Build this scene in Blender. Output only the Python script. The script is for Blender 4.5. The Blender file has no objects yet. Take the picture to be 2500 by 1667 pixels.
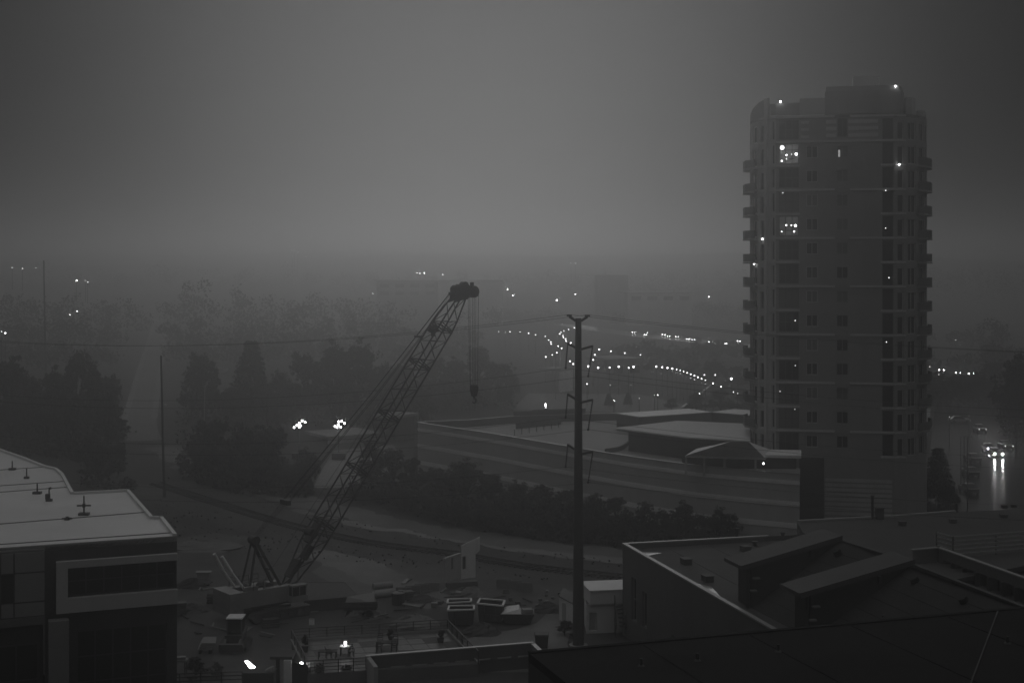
import bpy, math, random
from mathutils import Vector

random.seed(11)
scene = bpy.context.scene
COL = scene.collection
PI = math.pi

# ------------------------------------------------------------------ camera
# A level 50 mm view from about 33 m up, lens shifted down (verticals stay vertical).
FOC, CAM_H, HOR = 3472.0, 33.0, 640.0
cam_data = bpy.data.cameras.new('camera')
cam = bpy.data.objects.new('camera', cam_data)
COL.objects.link(cam)
cam.location = (0, 0, CAM_H)
cam.rotation_euler = (PI / 2, 0, 0)
cam_data.lens, cam_data.sensor_width = 50.0, 36.0
cam_data.shift_y = -(833.5 - HOR) / 2500.0
cam_data.clip_start, cam_data.clip_end = 0.5, 9000.0
scene.camera = cam

# ------------------------------------------------------------------ light
SUN_AZ, SUN_EL = math.radians(-2.0), math.radians(14.0)      # ahead of the camera, low behind the fog
SUN_STRENGTH, SUN_ANGLE = 0.106, math.radians(24)
GLOW_AZ, GLOW_EL = math.radians(-1.0), math.radians(6.0)
world = bpy.data.worlds.new('World')
scene.world = world
world.use_nodes = True
wt = world.node_tree
for n in list(wt.nodes):
    wt.nodes.remove(n)
def wn(kind, **kw):
    n = wt.nodes.new(kind)
    for k, v in kw.items():
        setattr(n, k, v)
    return n
def wmath(op, a, b=None):
    n = wn('ShaderNodeMath', operation=op)
    for i, v in enumerate((a, b)):
        if v is None:
            continue
        if isinstance(v, (int, float)):
            n.inputs[i].default_value = v
        else:
            wt.links.new(v, n.inputs[i])
    return n.outputs[0]
SKY_STRENGTH, SKY_NARROW, SKY_WIDE, SKY_FLOOR, SKY_ZENITH = 0.00002, 0.065, 0.003, 0.001, 0.31
sky = wn('ShaderNodeTexSky', sky_type='NISHITA', sun_disc=False)
sky.sun_elevation, sky.sun_rotation = SUN_EL, SUN_AZ
sky.dust_density, sky.air_density, sky.ozone_density = 4.0, 2.0, 1.0
bw = wn('ShaderNodeRGBToBW')
wt.links.new(sky.outputs[0], bw.inputs[0])
tc = wn('ShaderNodeTexCoord')
nrm = wn('ShaderNodeVectorMath', operation='NORMALIZE')
wt.links.new(tc.outputs['Generated'], nrm.inputs[0])
dot = wn('ShaderNodeVectorMath', operation='DOT_PRODUCT')
wt.links.new(nrm.outputs[0], dot.inputs[0])
dot.inputs[1].default_value = (math.sin(GLOW_AZ) * math.cos(GLOW_EL), math.cos(GLOW_AZ) * math.cos(GLOW_EL), math.sin(GLOW_EL))
def lobe(deg):
    s = math.radians(deg)
    return wmath('POWER', math.e, wmath('MULTIPLY', wmath('SUBTRACT', dot.outputs['Value'], 1.0), 2.0 / (s * s)))
cloud = wn('ShaderNodeTexNoise')
cloud.inputs['Scale'].default_value, cloud.inputs['Detail'].default_value = 3.0, 3.0
wt.links.new(nrm.outputs[0], cloud.inputs['Vector'])
veil = wmath('ADD', wmath('MULTIPLY', cloud.outputs[0], 0.16), 0.92)
lum = wmath('ADD', wmath('MULTIPLY', lobe(13.0), SKY_NARROW), wmath('MULTIPLY', lobe(26.0), SKY_WIDE))
lum = wmath('ADD', wmath('MULTIPLY', lum, veil), SKY_FLOOR)
lum = wmath('ADD', lum, wmath('MULTIPLY', bw.outputs[0], SKY_STRENGTH))
# an overcast sky grows brighter towards the zenith
sep = wn('ShaderNodeSeparateXYZ')
wt.links.new(nrm.outputs[0], sep.inputs[0])
zen = wmath('POWER', wmath('MAXIMUM', sep.outputs['Z'], 0.0), 2.2)
lum = wmath('ADD', lum, wmath('MULTIPLY', zen, SKY_ZENITH))
bg = wn('ShaderNodeBackground')
bg.inputs['Strength'].default_value = 1.0
wt.links.new(lum, bg.inputs['Color'])
wo = wn('ShaderNodeOutputWorld')
wt.links.new(bg.outputs[0], wo.inputs['Surface'])

sun_data = bpy.data.lights.new('sun', 'SUN')
sun_data.energy, sun_data.angle, sun_data.color = SUN_STRENGTH, SUN_ANGLE, (1.0, 1.0, 1.0)
sun = bpy.data.objects.new('sun', sun_data)
COL.objects.link(sun)
sun_dir = Vector((math.sin(SUN_AZ) * math.cos(SUN_EL), math.cos(SUN_AZ) * math.cos(SUN_EL), math.sin(SUN_EL)))
sun.rotation_euler = sun_dir.to_track_quat('Z', 'Y').to_euler()
sun.location = (0, 200, 300)

vs = scene.view_settings
vs.view_transform, vs.look, vs.exposure, vs.gamma, vs.use_curve_mapping = 'Standard', 'None', 0.0, 1.0, False
scene.cycles.use_denoising = True
scene.cycles.volume_bounces = 2
scene.cycles.max_bounces = 6
scene.cycles.diffuse_bounces = 2
scene.cycles.sample_clamp_indirect = 1.5
scene.cycles.caustics_reflective = False
scene.cycles.caustics_refractive = False
HAZE_DENSITY, HAZE_G = 0.0021, 0.87

# ------------------------------------------------------------------ materials (the photograph is monochrome: every colour is a grey)
MATS = {}
def mat(name, v, rough=0.7, var=0.25, scale=0.6, bump=0.0, spec=0.3, streak=False):
    if name in MATS:
        return MATS[name]
    m = bpy.data.materials.new(name)
    m.use_nodes = True
    nt = m.node_tree
    b = nt.nodes['Principled BSDF']
    b.inputs['Roughness'].default_value = rough
    b.inputs['Specular IOR Level'].default_value = spec
    if var > 0:
        c = nt.nodes.new('ShaderNodeTexCoord')
        mp = nt.nodes.new('ShaderNodeMapping')
        if streak:
            mp.inputs['Scale'].default_value = (1.0, 1.0, 0.12)
        nt.links.new(c.outputs['Object'], mp.inputs['Vector'])
        n = nt.nodes.new('ShaderNodeTexNoise')
        n.inputs['Scale'].default_value, n.inputs['Detail'].default_value, n.inputs['Roughness'].default_value = scale, 6.0, 0.62
        nt.links.new(mp.outputs[0], n.inputs['Vector'])
        n2 = nt.nodes.new('ShaderNodeTexNoise')
        n2.inputs['Scale'].default_value, n2.inputs['Detail'].default_value = scale * 0.13, 3.0
        nt.links.new(mp.outputs[0], n2.inputs['Vector'])
        a = nt.nodes.new('ShaderNodeMath'); a.operation = 'ADD'
        nt.links.new(n.outputs[0], a.inputs[0]); nt.links.new(n2.outputs[0], a.inputs[1])
        r = nt.nodes.new('ShaderNodeMapRange')
        r.inputs['From Min'].default_value, r.inputs['From Max'].default_value = 0.65, 1.35
        r.inputs['To Min'].default_value, r.inputs['To Max'].default_value = v * (1 - var), v * (1 + var)
        nt.links.new(a.outputs[0], r.inputs['Value'])
        nt.links.new(r.outputs[0], b.inputs['Base Color'])
        if bump:
            bp = nt.nodes.new('ShaderNodeBump')
            bp.inputs['Strength'].default_value, bp.inputs['Distance'].default_value = bump, 0.05
            nt.links.new(n.outputs[0], bp.inputs['Height'])
            nt.links.new(bp.outputs[0], b.inputs['Normal'])
    else:
        b.inputs['Base Color'].default_value = (v, v, v, 1)
    MATS[name] = m
    return m
def emit(name, strength, sampled=False):
    if name in MATS:
        return MATS[name]
    m = bpy.data.materials.new(name)
    m.use_nodes = True
    nt = m.node_tree
    nt.nodes.remove(nt.nodes['Principled BSDF'])
    e = nt.nodes.new('ShaderNodeEmission')
    e.inputs['Strength'].default_value = strength
    nt.links.new(e.outputs[0], nt.nodes['Material Output'].inputs['Surface'])
    m.cycles.emission_sampling = 'AUTO' if sampled else 'NONE'
    MATS[name] = m
    return m

M_DIRT = mat('site_dirt', 0.06, 0.8, 0.6, 0.35, 0.3)
M_GRASS = mat('rough_grass', 0.036, 0.9, 0.4, 0.12, 0.3)
M_PALE_DIRT = mat('pale_dirt', 0.16, 0.75, 0.35, 0.3, 0.2)
M_GRAVEL = mat('gravel_path', 0.12, 0.8, 0.35, 0.25, 0.2)
M_CONC = mat('concrete', 0.30, 0.75, 0.16, 0.5, 0.1)
M_CONC_D = mat('dark_concrete', 0.16, 0.8, 0.2, 0.5, 0.1)
M_BAND = mat('pale_band', 0.78, 0.7, 0.15, 0.4, 0.0, streak=True)
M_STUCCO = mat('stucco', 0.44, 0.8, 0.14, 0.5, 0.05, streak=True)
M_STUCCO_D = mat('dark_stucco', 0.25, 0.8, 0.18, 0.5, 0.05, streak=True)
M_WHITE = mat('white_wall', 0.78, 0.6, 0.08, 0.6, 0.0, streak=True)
M_MEMBRANE = mat('white_roof_membrane', 0.62, 0.55, 0.12, 0.25, 0.0)
M_TOWERBAND = mat('tower_band', 0.5, 0.7, 0.15, 0.4, 0.0, streak=True)
M_WALL_D = mat('dark_render', 0.12, 0.8, 0.22, 0.5, 0.05, streak=True)
M_BALLAST = mat('dark_ballast', 0.06, 0.9, 0.35, 0.8, 0.3)
M_SURROUND = mat('surround_render', 0.46, 0.7, 0.12, 0.6, streak=True)
M_SEAM = mat('roof_seam', 0.12, 0.8, 0.1)
M_PANEL = mat('grey_panel', 0.22, 0.5, 0.08, 0.5)
M_DARKWALL = mat('dark_wall', 0.05, 0.7, 0.2, 0.5, streak=True)
M_DARKROOF = mat('dark_roof', 0.060, 0.75, 0.25, 0.5, 0.1)
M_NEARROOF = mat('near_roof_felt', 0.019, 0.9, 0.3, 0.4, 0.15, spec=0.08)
M_SHEET = mat('shingle_roof', 0.075, 0.7, 0.22, 0.7, 0.1)
M_COPING = mat('metal_coping', 0.30, 0.35, 0.08, 0.8, spec=0.5)
M_STEEL = mat('weathered_steel', 0.075, 0.6, 0.2, 0.8, streak=True)
M_DARKSTEEL = mat('dark_steel', 0.05, 0.55, 0.15, 1.0)
M_CABLE = mat('cable', 0.03, 0.6, 0.0)
M_CRANE_W = mat('pale_crane_paint', 0.24, 0.5, 0.2, 0.9, streak=True)
M_BLACK = mat('black_rubber', 0.02, 0.8, 0.0)
M_GLASS = mat('dark_glass', 0.012, 0.1, 0.0, spec=0.4)
M_BLIND = mat('pale_blind', 0.13, 0.4, 0.1, 1.2)
M_WOOD = mat('weathered_wood', 0.05, 0.85, 0.25, 1.2, streak=True)
M_LEAF = mat('leaves', 0.065, 0.7, 0.45, 0.8)
M_LEAF_D = mat('dark_leaves', 0.045, 0.75, 0.4, 0.8)
M_LEAF_FAR = mat('far_leaves', 0.03, 0.8, 0.3, 0.2)
M_LEAF_B = mat('blackish_leaves', 0.02, 0.8, 0.4, 0.8)
M_BARK = mat('bark', 0.045, 0.9, 0.2, 1.5)
M_CARPAINT = mat('dark_car_paint', 0.03, 0.3, 0.0, spec=0.5)
M_CARPALE = mat('pale_car_paint', 0.30, 0.3, 0.0, spec=0.5)
E_STREET = emit('street_lamp_glow', 7.0, True)
E_STREET_DIM = emit('dim_street_lamp_glow', 2.6)
E_REFLECTION = emit('painted_reflection_glow', 4.0)  # emission standing in for the bridge lamps mirrored in the wet deck
E_HILL = emit('hill_lamp_glow', 34.0)
E_BIG = emit('flood_lamp_glow', 16.0, True)
E_CAR = emit('headlamp_glow', 20.0, True)
E_CARBEAM = emit('near_headlamp_glow', 700.0, True)
E_ROOM = emit('room_lamp_glow', 4.0, True)
E_ROOM_HOT = emit('bright_room_lamp_glow', 11.0, True)
E_WALL = emit('wall_lamp_glow', 7.0, True)
E_TABLE = emit('table_lamp_glow', 26.0, True)
E_SPOT = emit('yard_lamp_glow', 16.0, True)
E_FAINT = emit('faint_window_glow', 0.35)

# ------------------------------------------------------------------ helpers
def at(x, y, D):
    """Survey point: photo pixel seen at D metres of depth."""
    return Vector(((x - 1250.0) * D / FOC, D, CAM_H - (y - HOR) * D / FOC))
def on(x, y, z=0.0):
    """Survey point: photo pixel lying on the level plane at height z."""
    D = (CAM_H - z) * FOC / (y - HOR)
    return Vector(((x - 1250.0) * D / FOC, D, z))
def V(*a):
    return Vector(a)

class MB:
    def __init__(self):
        self.v, self.f = [], []
    def quad(self, *pts):
        n = len(self.v)
        self.v += [Vector(p) for p in pts]
        self.f.append(tuple(range(n, n + len(pts))))
        return self
    def hexa(self, b, t):
        """b, t: bottom and top rings of n points."""
        n, k = len(self.v), len(b)
        self.v += [Vector(p) for p in b] + [Vector(p) for p in t]
        self.f.append(tuple(n + i for i in reversed(range(k))))
        self.f.append(tuple(n + k + i for i in range(k)))
        for i in range(k):
            j = (i + 1) % k
            self.f.append((n + i, n + j, n + k + j, n + k + i))
        return self
    def prism(self, pts, z0, z1):
        return self.hexa([(p[0], p[1], z0) for p in pts], [(p[0], p[1], z1) for p in pts])
    def box(self, c, s, rz=0.0):
        ca, sa = math.cos(rz), math.sin(rz)
        q = []
        for dx, dy in ((-1, -1), (1, -1), (1, 1), (-1, 1)):
            x, y = dx * s[0] / 2, dy * s[1] / 2
            q.append((c[0] + x * ca - y * sa, c[1] + x * sa + y * ca))
        return self.prism(q, c[2] - s[2] / 2, c[2] + s[2] / 2)
    def beam(self, p, q, w, h=None):
        h = h or w
        p, q = Vector(p), Vector(q)
        d = (q - p).normalized()
        u = d.cross(Vector((0, 0, 1)))
        u = Vector((1, 0, 0)) if u.length < 1e-3 else u.normalized()
        t = u.cross(d)
        o = [u * w / 2 + t * h / 2, -u * w / 2 + t * h / 2, -u * w / 2 - t * h / 2, u * w / 2 - t * h / 2]
        return self.hexa([p + a for a in o], [q + a for a in o])
    def tube(self, p, q, r0, r1=None, n=8):
        r1 = r0 if r1 is None else r1
        p, q = Vector(p), Vector(q)
        d = (q - p).normalized()
        u = d.cross(Vector((0, 0, 1)))
        u = Vector((1, 0, 0)) if u.length < 1e-3 else u.normalized()
        t = d.cross(u)
        ring = [u * math.cos(2 * PI * i / n) + t * math.sin(2 * PI * i / n) for i in range(n)]
        return self.hexa([p + a * r0 for a in ring], [q + a * r1 for a in ring])
    def path(self, pts, r, n=5):
        for a, b in zip(pts, pts[1:]):
            self.tube(a, b, r, r, n)
        return self
    def ball(self, c, r, nu=10, nv=6, sz=1.0):
        n = len(self.v)
        c = Vector(c)
        self.v.append(c + V(0, 0, r * sz))
        for j in range(1, nv):
            a = PI * j / nv
            for i in range(nu):
                b = 2 * PI * i / nu
                self.v.append(c + V(r * math.sin(a) * math.cos(b), r * math.sin(a) * math.sin(b), r * sz * math.cos(a)))
        self.v.append(c - V(0, 0, r * sz))
        e = len(self.v) - 1
        for i in range(nu):
            k = (i + 1) % nu
            self.f.append((n, n + 1 + i, n + 1 + k))
            for j in range(nv - 2):
                a0, b0 = n + 1 + j * nu, n + 1 + (j + 1) * nu
                self.f.append((a0 + i, b0 + i, b0 + k, a0 + k))
            self.f.append((e, e - nu + k, e - nu + i))
        return self
    def wall(self, A, B, z0, z1, ops=(), depth=0.2):
        """Upright wall from A to B (left to right seen from outside) with recessed openings (s0, s1, z0, z1)."""
        A, B = Vector((A[0], A[1])), Vector((B[0], B[1]))
        L = (B - A).length
        d = (B - A) / L
        n = Vector((d.y, -d.x))
        S = sorted({0.0, L} | {max(0, min(L, o[i])) for o in ops for i in (0, 1)})
        Z = sorted({z0, z1} | {o[i] for o in ops for i in (2, 3) if z0 < o[i] < z1})
        P = lambda s, z, t=0.0: (A.x + d.x * s - n.x * t, A.y + d.y * s - n.y * t, z)
        for s0, s1 in zip(S, S[1:]):
            for a, b in zip(Z, Z[1:]):
                m, k = (s0 + s1) / 2, (a + b) / 2
                if any(o[0] < m < o[1] and o[2] < k < o[3] for o in ops):
                    continue
                self.quad(P(s0, a), P(s1, a), P(s1, b), P(s0, b))
        for o in ops:
            s0, s1, a, b = o
            self.quad(P(s0, a), P(s0, b), P(s0, b, depth), P(s0, a, depth))
            self.quad(P(s1, b), P(s1, a), P(s1, a, depth), P(s1, b, depth))
            self.quad(P(s0, b), P(s1, b), P(s1, b, depth), P(s0, b, depth))
            self.quad(P(s1, a), P(s0, a), P(s0, a, depth), P(s1, a, depth))
        return self
    def slab_on(self, A, B, s0, s1, z0, z1, t0, t1):
        """Box lying along A-B from s0 to s1, between offsets t0..t1 measured outward from the wall face."""
        A, B = Vector((A[0], A[1])), Vector((B[0], B[1]))
        d = (B - A).normalized()
        n = Vector((d.y, -d.x))
        q = [A + d * s + n * t for s, t in ((s0, t1), (s1, t1), (s1, t0), (s0, t0))]
        return self.prism(q, z0, z1)
    def build(self, name, material, parent=None, loc=None, label=None, kind=None, smooth=False):
        root = parent
        while root is not None and root.parent is not None:
            root = root.parent
        base = Vector(root.location) if root is not None else Vector(loc or (0, 0, 0))
        me = bpy.data.meshes.new(name)
        me.from_pydata([tuple(p - base) for p in self.v], [], self.f)
        me.materials.append(material)
        if smooth:
            me.polygons.foreach_set('use_smooth', [True] * len(me.polygons))
        o = bpy.data.objects.new(name, me)
        COL.objects.link(o)
        if parent is not None:
            o.parent = parent
        else:
            o.location = base
        if label:
            o['label'] = label
        if kind:
            o['kind'] = kind
        return o

def tag(o, label, cat, group=None):
    o['label'], o['category'] = label, cat
    if group:
        o['group'] = group
    return o
def thing(name, label, cat, loc, group=None):
    o = bpy.data.objects.new(name, None)
    o.empty_display_size = 0.5
    COL.objects.link(o)
    o.location = loc
    return tag(o, label, cat, group)
def struct(name, mb, m):
    return mb.build(name, m, kind='structure')
def copy_tree(o, parent=None):
    c = o.copy()
    COL.objects.link(c)
    if parent is not None:
        c.parent = parent
    for ch in o.children:
        copy_tree(ch, c)
    return c
def ribbon(mb, pts, width, z, rag=0.0):
    """Level strip of the given width (number or list) along ground points, with worn edges."""
    L, R = [], []
    if rag:
        fine = []
        for a, b in zip(pts, pts[1:]):
            n = max(1, int((Vector(b[:2]) - Vector(a[:2])).length / 0.8))
            fine += [Vector(a[:2]).lerp(Vector(b[:2]), i / n) for i in range(n)]
        pts = fine + [Vector(pts[-1][:2])]
        rr = random.Random(int(abs(pts[0][0] * 7)) + 3)
        e = [0.0, 0.0]
    for i, p in enumerate(pts):
        a, b = pts[max(0, i - 1)], pts[min(len(pts) - 1, i + 1)]
        d = Vector((b[0] - a[0], b[1] - a[1])).normalized()
        w = width[i] if isinstance(width, (list, tuple)) else width
        if rag:
            e = [q * 0.75 + rr.gauss(0, rag * .5) for q in e]
            L.append((p[0] - d.y * (w / 2 + e[0]), p[1] + d.x * (w / 2 + e[0]), z))
            R.append((p[0] + d.y * (w / 2 + e[1]), p[1] - d.x * (w / 2 + e[1]), z))
            continue
        L.append((p[0] - d.y * w / 2, p[1] + d.x * w / 2, z))
        R.append((p[0] + d.y * w / 2, p[1] - d.x * w / 2, z))
    for i in range(len(pts) - 1):
        mb.quad(R[i], R[i + 1], L[i + 1], L[i])
    return mb
def smooth_path(pts, n=6):
    """Catmull-Rom through ground points."""
    out = []
    P = [pts[0]] + list(pts) + [pts[-1]]
    for i in range(1, len(P) - 2):
        p0, p1, p2, p3 = (Vector((p[0], p[1])) for p in P[i - 1:i + 3])
        for k in range(n):
            t = k / n
            out.append(0.5 * ((2 * p1) + (p2 - p0) * t + (2 * p0 - 5 * p1 + 4 * p2 - p3) * t * t + (3 * p1 - p0 - 3 * p2 + p3) * t ** 3))
    out.append(Vector((pts[-1][0], pts[-1][1])))
    return out
def window(root, A, B, s0, s1, z0, z1, nx, nz, depth=0.15, fm=None, gm=None, fw=0.07, name='window', blind=()):
    """Framed window set back in a wall: the frame is a part, each pane its sub-part."""
    f = MB()
    t0, t1 = -depth - 0.06, -depth + 0.02
    f.slab_on(A, B, s0, s1, z0, z0 + fw, t0, t1)
    f.slab_on(A, B, s0, s1, z1 - fw, z1, t0, t1)
    w, h = (s1 - s0 - fw) / nx, (z1 - z0 - fw) / nz
    for i in range(nx + 1):
        f.slab_on(A, B, s0 + i * w, s0 + i * w + fw, z0 + fw + 0.001, z1 - fw - 0.001, t0 + 0.002, t1 - 0.003)
    for j in range(1, nz):
        for i in range(nx):
            f.slab_on(A, B, s0 + i * w + fw + 0.001, s0 + (i + 1) * w - 0.001, z0 + j * h, z0 + j * h + fw, t0 + 0.002, t1 - 0.006)
    fo = f.build(name, fm or M_STEEL, root)
    for i in range(nx):
        for j in range(nz):
            p = MB().slab_on(A, B, s0 + i * w + fw - 0.01, s0 + (i + 1) * w + 0.01, z0 + j * h + fw - 0.01, z0 + (j + 1) * h + 0.01, t0 + 0.012, t0 + 0.03)
            p.build('pane', M_BLIND if blind == 'all' or (i, j) in blind else (gm or M_GLASS), fo)
    return fo

# ------------------------------------------------------------------ ground, roads, water, hills
g = MB()
XS = [-2400, -900, -400, -200, -100, -50, 0, 50, 100, 200, 400, 900, 2400]
YS = [-250, -50, 40, 80, 120, 160, 200, 260, 340, 460, 700, 1100, 1700, 3300]
for y0, y1 in zip(YS, YS[1:]):
    for x0, x1 in zip(XS, XS[1:]):
        g.quad((x0, y0, 0), (x1, y0, 0), (x1, y1, 0), (x0, y1, 0))
struct('ground', g, M_GRASS)

hl = MB()
HX = [-2400 + i * 75 for i in range(65)]
def hill_h(x, k):
    w = 5 * math.sin(x * 0.0041 + 1.2 + k * 1.9) + 3 * math.sin(x * 0.013 + 0.4 + k) + 1.6 * math.sin(x * 0.031 + k * 2)
    return (0.0, 9.0, 27.0, 37.0, 44.0, 40.0)[k] + w * (0.0, 0.6, 1, 1, .8, .8)[k]
HY = (820, 980, 1300, 1650, 2200, 3200)
for k in range(5):
    for x0, x1 in zip(HX, HX[1:]):
        hl.quad((x0, HY[k], hill_h(x0, k) - (0.3 if k == 0 else 0)), (x1, HY[k], hill_h(x1, k) - (0.3 if k == 0 else 0)), (x1, HY[k + 1], hill_h(x1, k + 1)), (x0, HY[k + 1], hill_h(x0, k + 1)))
struct('hills', hl, M_GRASS)

def poly(mb, pts, z):
    mb.quad(*[(p[0], p[1], z) for p in pts])
    return mb
def strip(name, px, width, z, m, n=6, rag=0.0):
    pts = smooth_path([on(*p) for p in px], n)
    return struct(name, ribbon(MB(), pts, width, z, rag), m)

# construction yard: packed dirt, with a paler concrete apron by the terrace
yard = [on(*p) for p in ((250, 1667), (330, 1330), (520, 1300), (830, 1330), (1100, 1375), (1500, 1420), (1560, 1540), (1560, 1667), (1400, 1720), (700, 1740))]
struct('yard_ground', poly(MB(), yard, 0.004), M_DIRT)
apron = [on(*p) for p in ((1125, 1590), (1135, 1560), (1190, 1546), (1262, 1535), (1310, 1520), (1335, 1496), (1370, 1494), (1395, 1530), (1385, 1570), (1400, 1640), (1150, 1640))]
struct('concrete_apron', poly(MB(), apron, 0.008), M_PALE_DIRT)
spoil = [on(*p) for p in ((760, 1395), (800, 1370), (870, 1385), (925, 1430), (905, 1460), (860, 1450))]
struct('spoil_patch', poly(MB(), spoil, 0.008), M_GRAVEL)

strip('straight_road', ((352, 1075), (343, 1040), (347, 1000), (366, 900), (386, 800), (399, 730), (404, 700)), 6.5, 0.004, M_GRAVEL)
strip('road_edge', ((300, 1030), (316, 985), (340, 900), (372, 800), (392, 720)), 1.3, 0.012, M_PALE_DIRT)
strip('road_edge', ((377, 1022), (384, 960), (398, 860), (408, 790), (412, 740)), 1.3, 0.012, M_PALE_DIRT)
strip('gravel_path', ((405, 1090), (440, 1118), (520, 1158), (640, 1197), (760, 1228), (900, 1262), (1100, 1300), (1300, 1330), (1530, 1352)), 5.5, 0.012, M_GRAVEL, rag=0.8)
strip('verge_path', ((700, 1245), (860, 1278), (1000, 1300), (1180, 1325), (1360, 1350), (1540, 1372)), 3.0, 0.008, M_PALE_DIRT, rag=0.8)
strip('track_bed', ((380, 1180), (520, 1225), (700, 1280), (900, 1325), (1100, 1352), (1300, 1385), (1540, 1412)), 12.0, 0.016, M_BALLAST, rag=0.8)
strip('haul_path', ((760, 1345), (850, 1372), (930, 1410), (1010, 1450), (1080, 1480)), 4.5, 0.016, M_PALE_DIRT, rag=0.8)

# ballast shoulder and the rails of the track
rail_pts = smooth_path([on(*p) for p in ((380, 1180), (520, 1225), (700, 1280), (900, 1325), (1100, 1352), (1300, 1385), (1540, 1412))], 8)
track = thing('railway_track', 'railway track curving past the construction yard behind the crane', 'railway track', rail_pts[0].to_3d())
for off in (-0.72, 0.72):
    r = MB()
    for a, b in zip(rail_pts, rail_pts[1:]):
        d = (b - a).normalized()
        n = Vector((d.y, -d.x)) * off
        r.beam((a.x + n.x, a.y + n.y, 0.22), (b.x + n.x, b.y + n.y, 0.22), 0.09, 0.16)
    r.build('rail', M_STEEL, track)
tie = MB()
acc = 0.0
for a, b in zip(rail_pts, rail_pts[1:]):
    L = (b - a).length
    d = (b - a) / L
    s = 0.7 - acc
    while s < L:
        p = a + d * s
        n = Vector((d.y, -d.x)) * 1.25
        tie.beam((p.x - n.x, p.y - n.y, 0.09), (p.x + n.x, p.y + n.y, 0.09), 0.22, 0.13)
        s += 0.7
    acc = L - (s - 0.7)
tie.build('sleepers', M_BALLAST, track, kind='stuff')

# wet street at the far side of the tower
M_WET = mat('wet_asphalt', 0.022, 0.22, 0.2, 0.6, 0.12, spec=0.5)
street = [on(*p) for p in ((2235, 1330), (2262, 1200), (2275, 1060), (2283, 985), (2330, 940), (2430, 940), (2442, 1000), (2520, 1100), (2760, 1330))]
struct('wet_street', poly(MB(), street, 0.004), M_WET)
struct('pavement', MB().prism([on(*p) for p in ((2150, 1300), (2190, 1200), (2245, 1030), (2262, 1000), (2272, 1000), (2262, 1080), (2250, 1200), (2228, 1300))], 0, 0.12), M_CONC)
struct('cross_road', ribbon(MB(), smooth_path([on(*p) for p in ((1990, 880), (2250, 905), (2400, 928), (2600, 950))]), 9.0, 0.008), M_WET)
struct('highway', ribbon(MB(), smooth_path([on(*p) for p in ((1380, 792), (1560, 818), (1700, 832), (1840, 846), (2000, 868))]), 14.0, 0.006), M_WET)
struct('riverside_road', ribbon(MB(), smooth_path([on(*p) for p in ((1300, 868), (1390, 900), (1480, 920), (1600, 922), (1700, 950), (1800, 985), (1900, 1020))]), 8.0, 0.010), M_BALLAST)
struct('riverside_path', ribbon(MB(), smooth_path([on(*p) for p in ((1330, 912), (1355, 880), (1400, 848), (1480, 850), (1600, 870))]), 5.0, 0.014), M_BALLAST)
struct('parking_lot', poly(MB(), [on(*p) for p in ((1250, 1000), (1290, 960), (1560, 962), (1680, 990), (1700, 1010))], 0.012), M_CONC_D)
struct('side_lot', poly(MB(), [on(*p) for p in ((765, 1190), (790, 1140), (815, 1100), (960, 1085), (985, 1130), (930, 1190))], 0.006), M_PALE_DIRT)
0 and struct('river_bank', poly(MB(), [on(*p) for p in ((1150, 905), (1200, 850), (1420, 845), (1500, 880), (1300, 930))], 0.003), M_CONC_D)

# ------------------------------------------------------------------ haze: one even closed box of air round everything
hz = MB().prism([(-2500, -300), (2500, -300), (2500, 3400), (-2500, 3400)], -1.2, 58.6)
haze = hz.build('haze', None, kind='stuff')
hm = bpy.data.materials.new('haze')
hm.use_nodes = True
hn = hm.node_tree
hn.nodes.remove(hn.nodes['Principled BSDF'])
pv = hn.nodes.new('ShaderNodeVolumePrincipled')
pv.inputs['Color'].default_value = (0.93, 0.93, 0.93, 1)
pv.inputs['Density'].default_value = HAZE_DENSITY
pv.inputs['Anisotropy'].default_value = HAZE_G
hn.links.new(pv.outputs[0], hn.nodes['Material Output'].inputs['Volume'])
haze.data.materials.clear()
haze.data.materials.append(hm)

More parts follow.
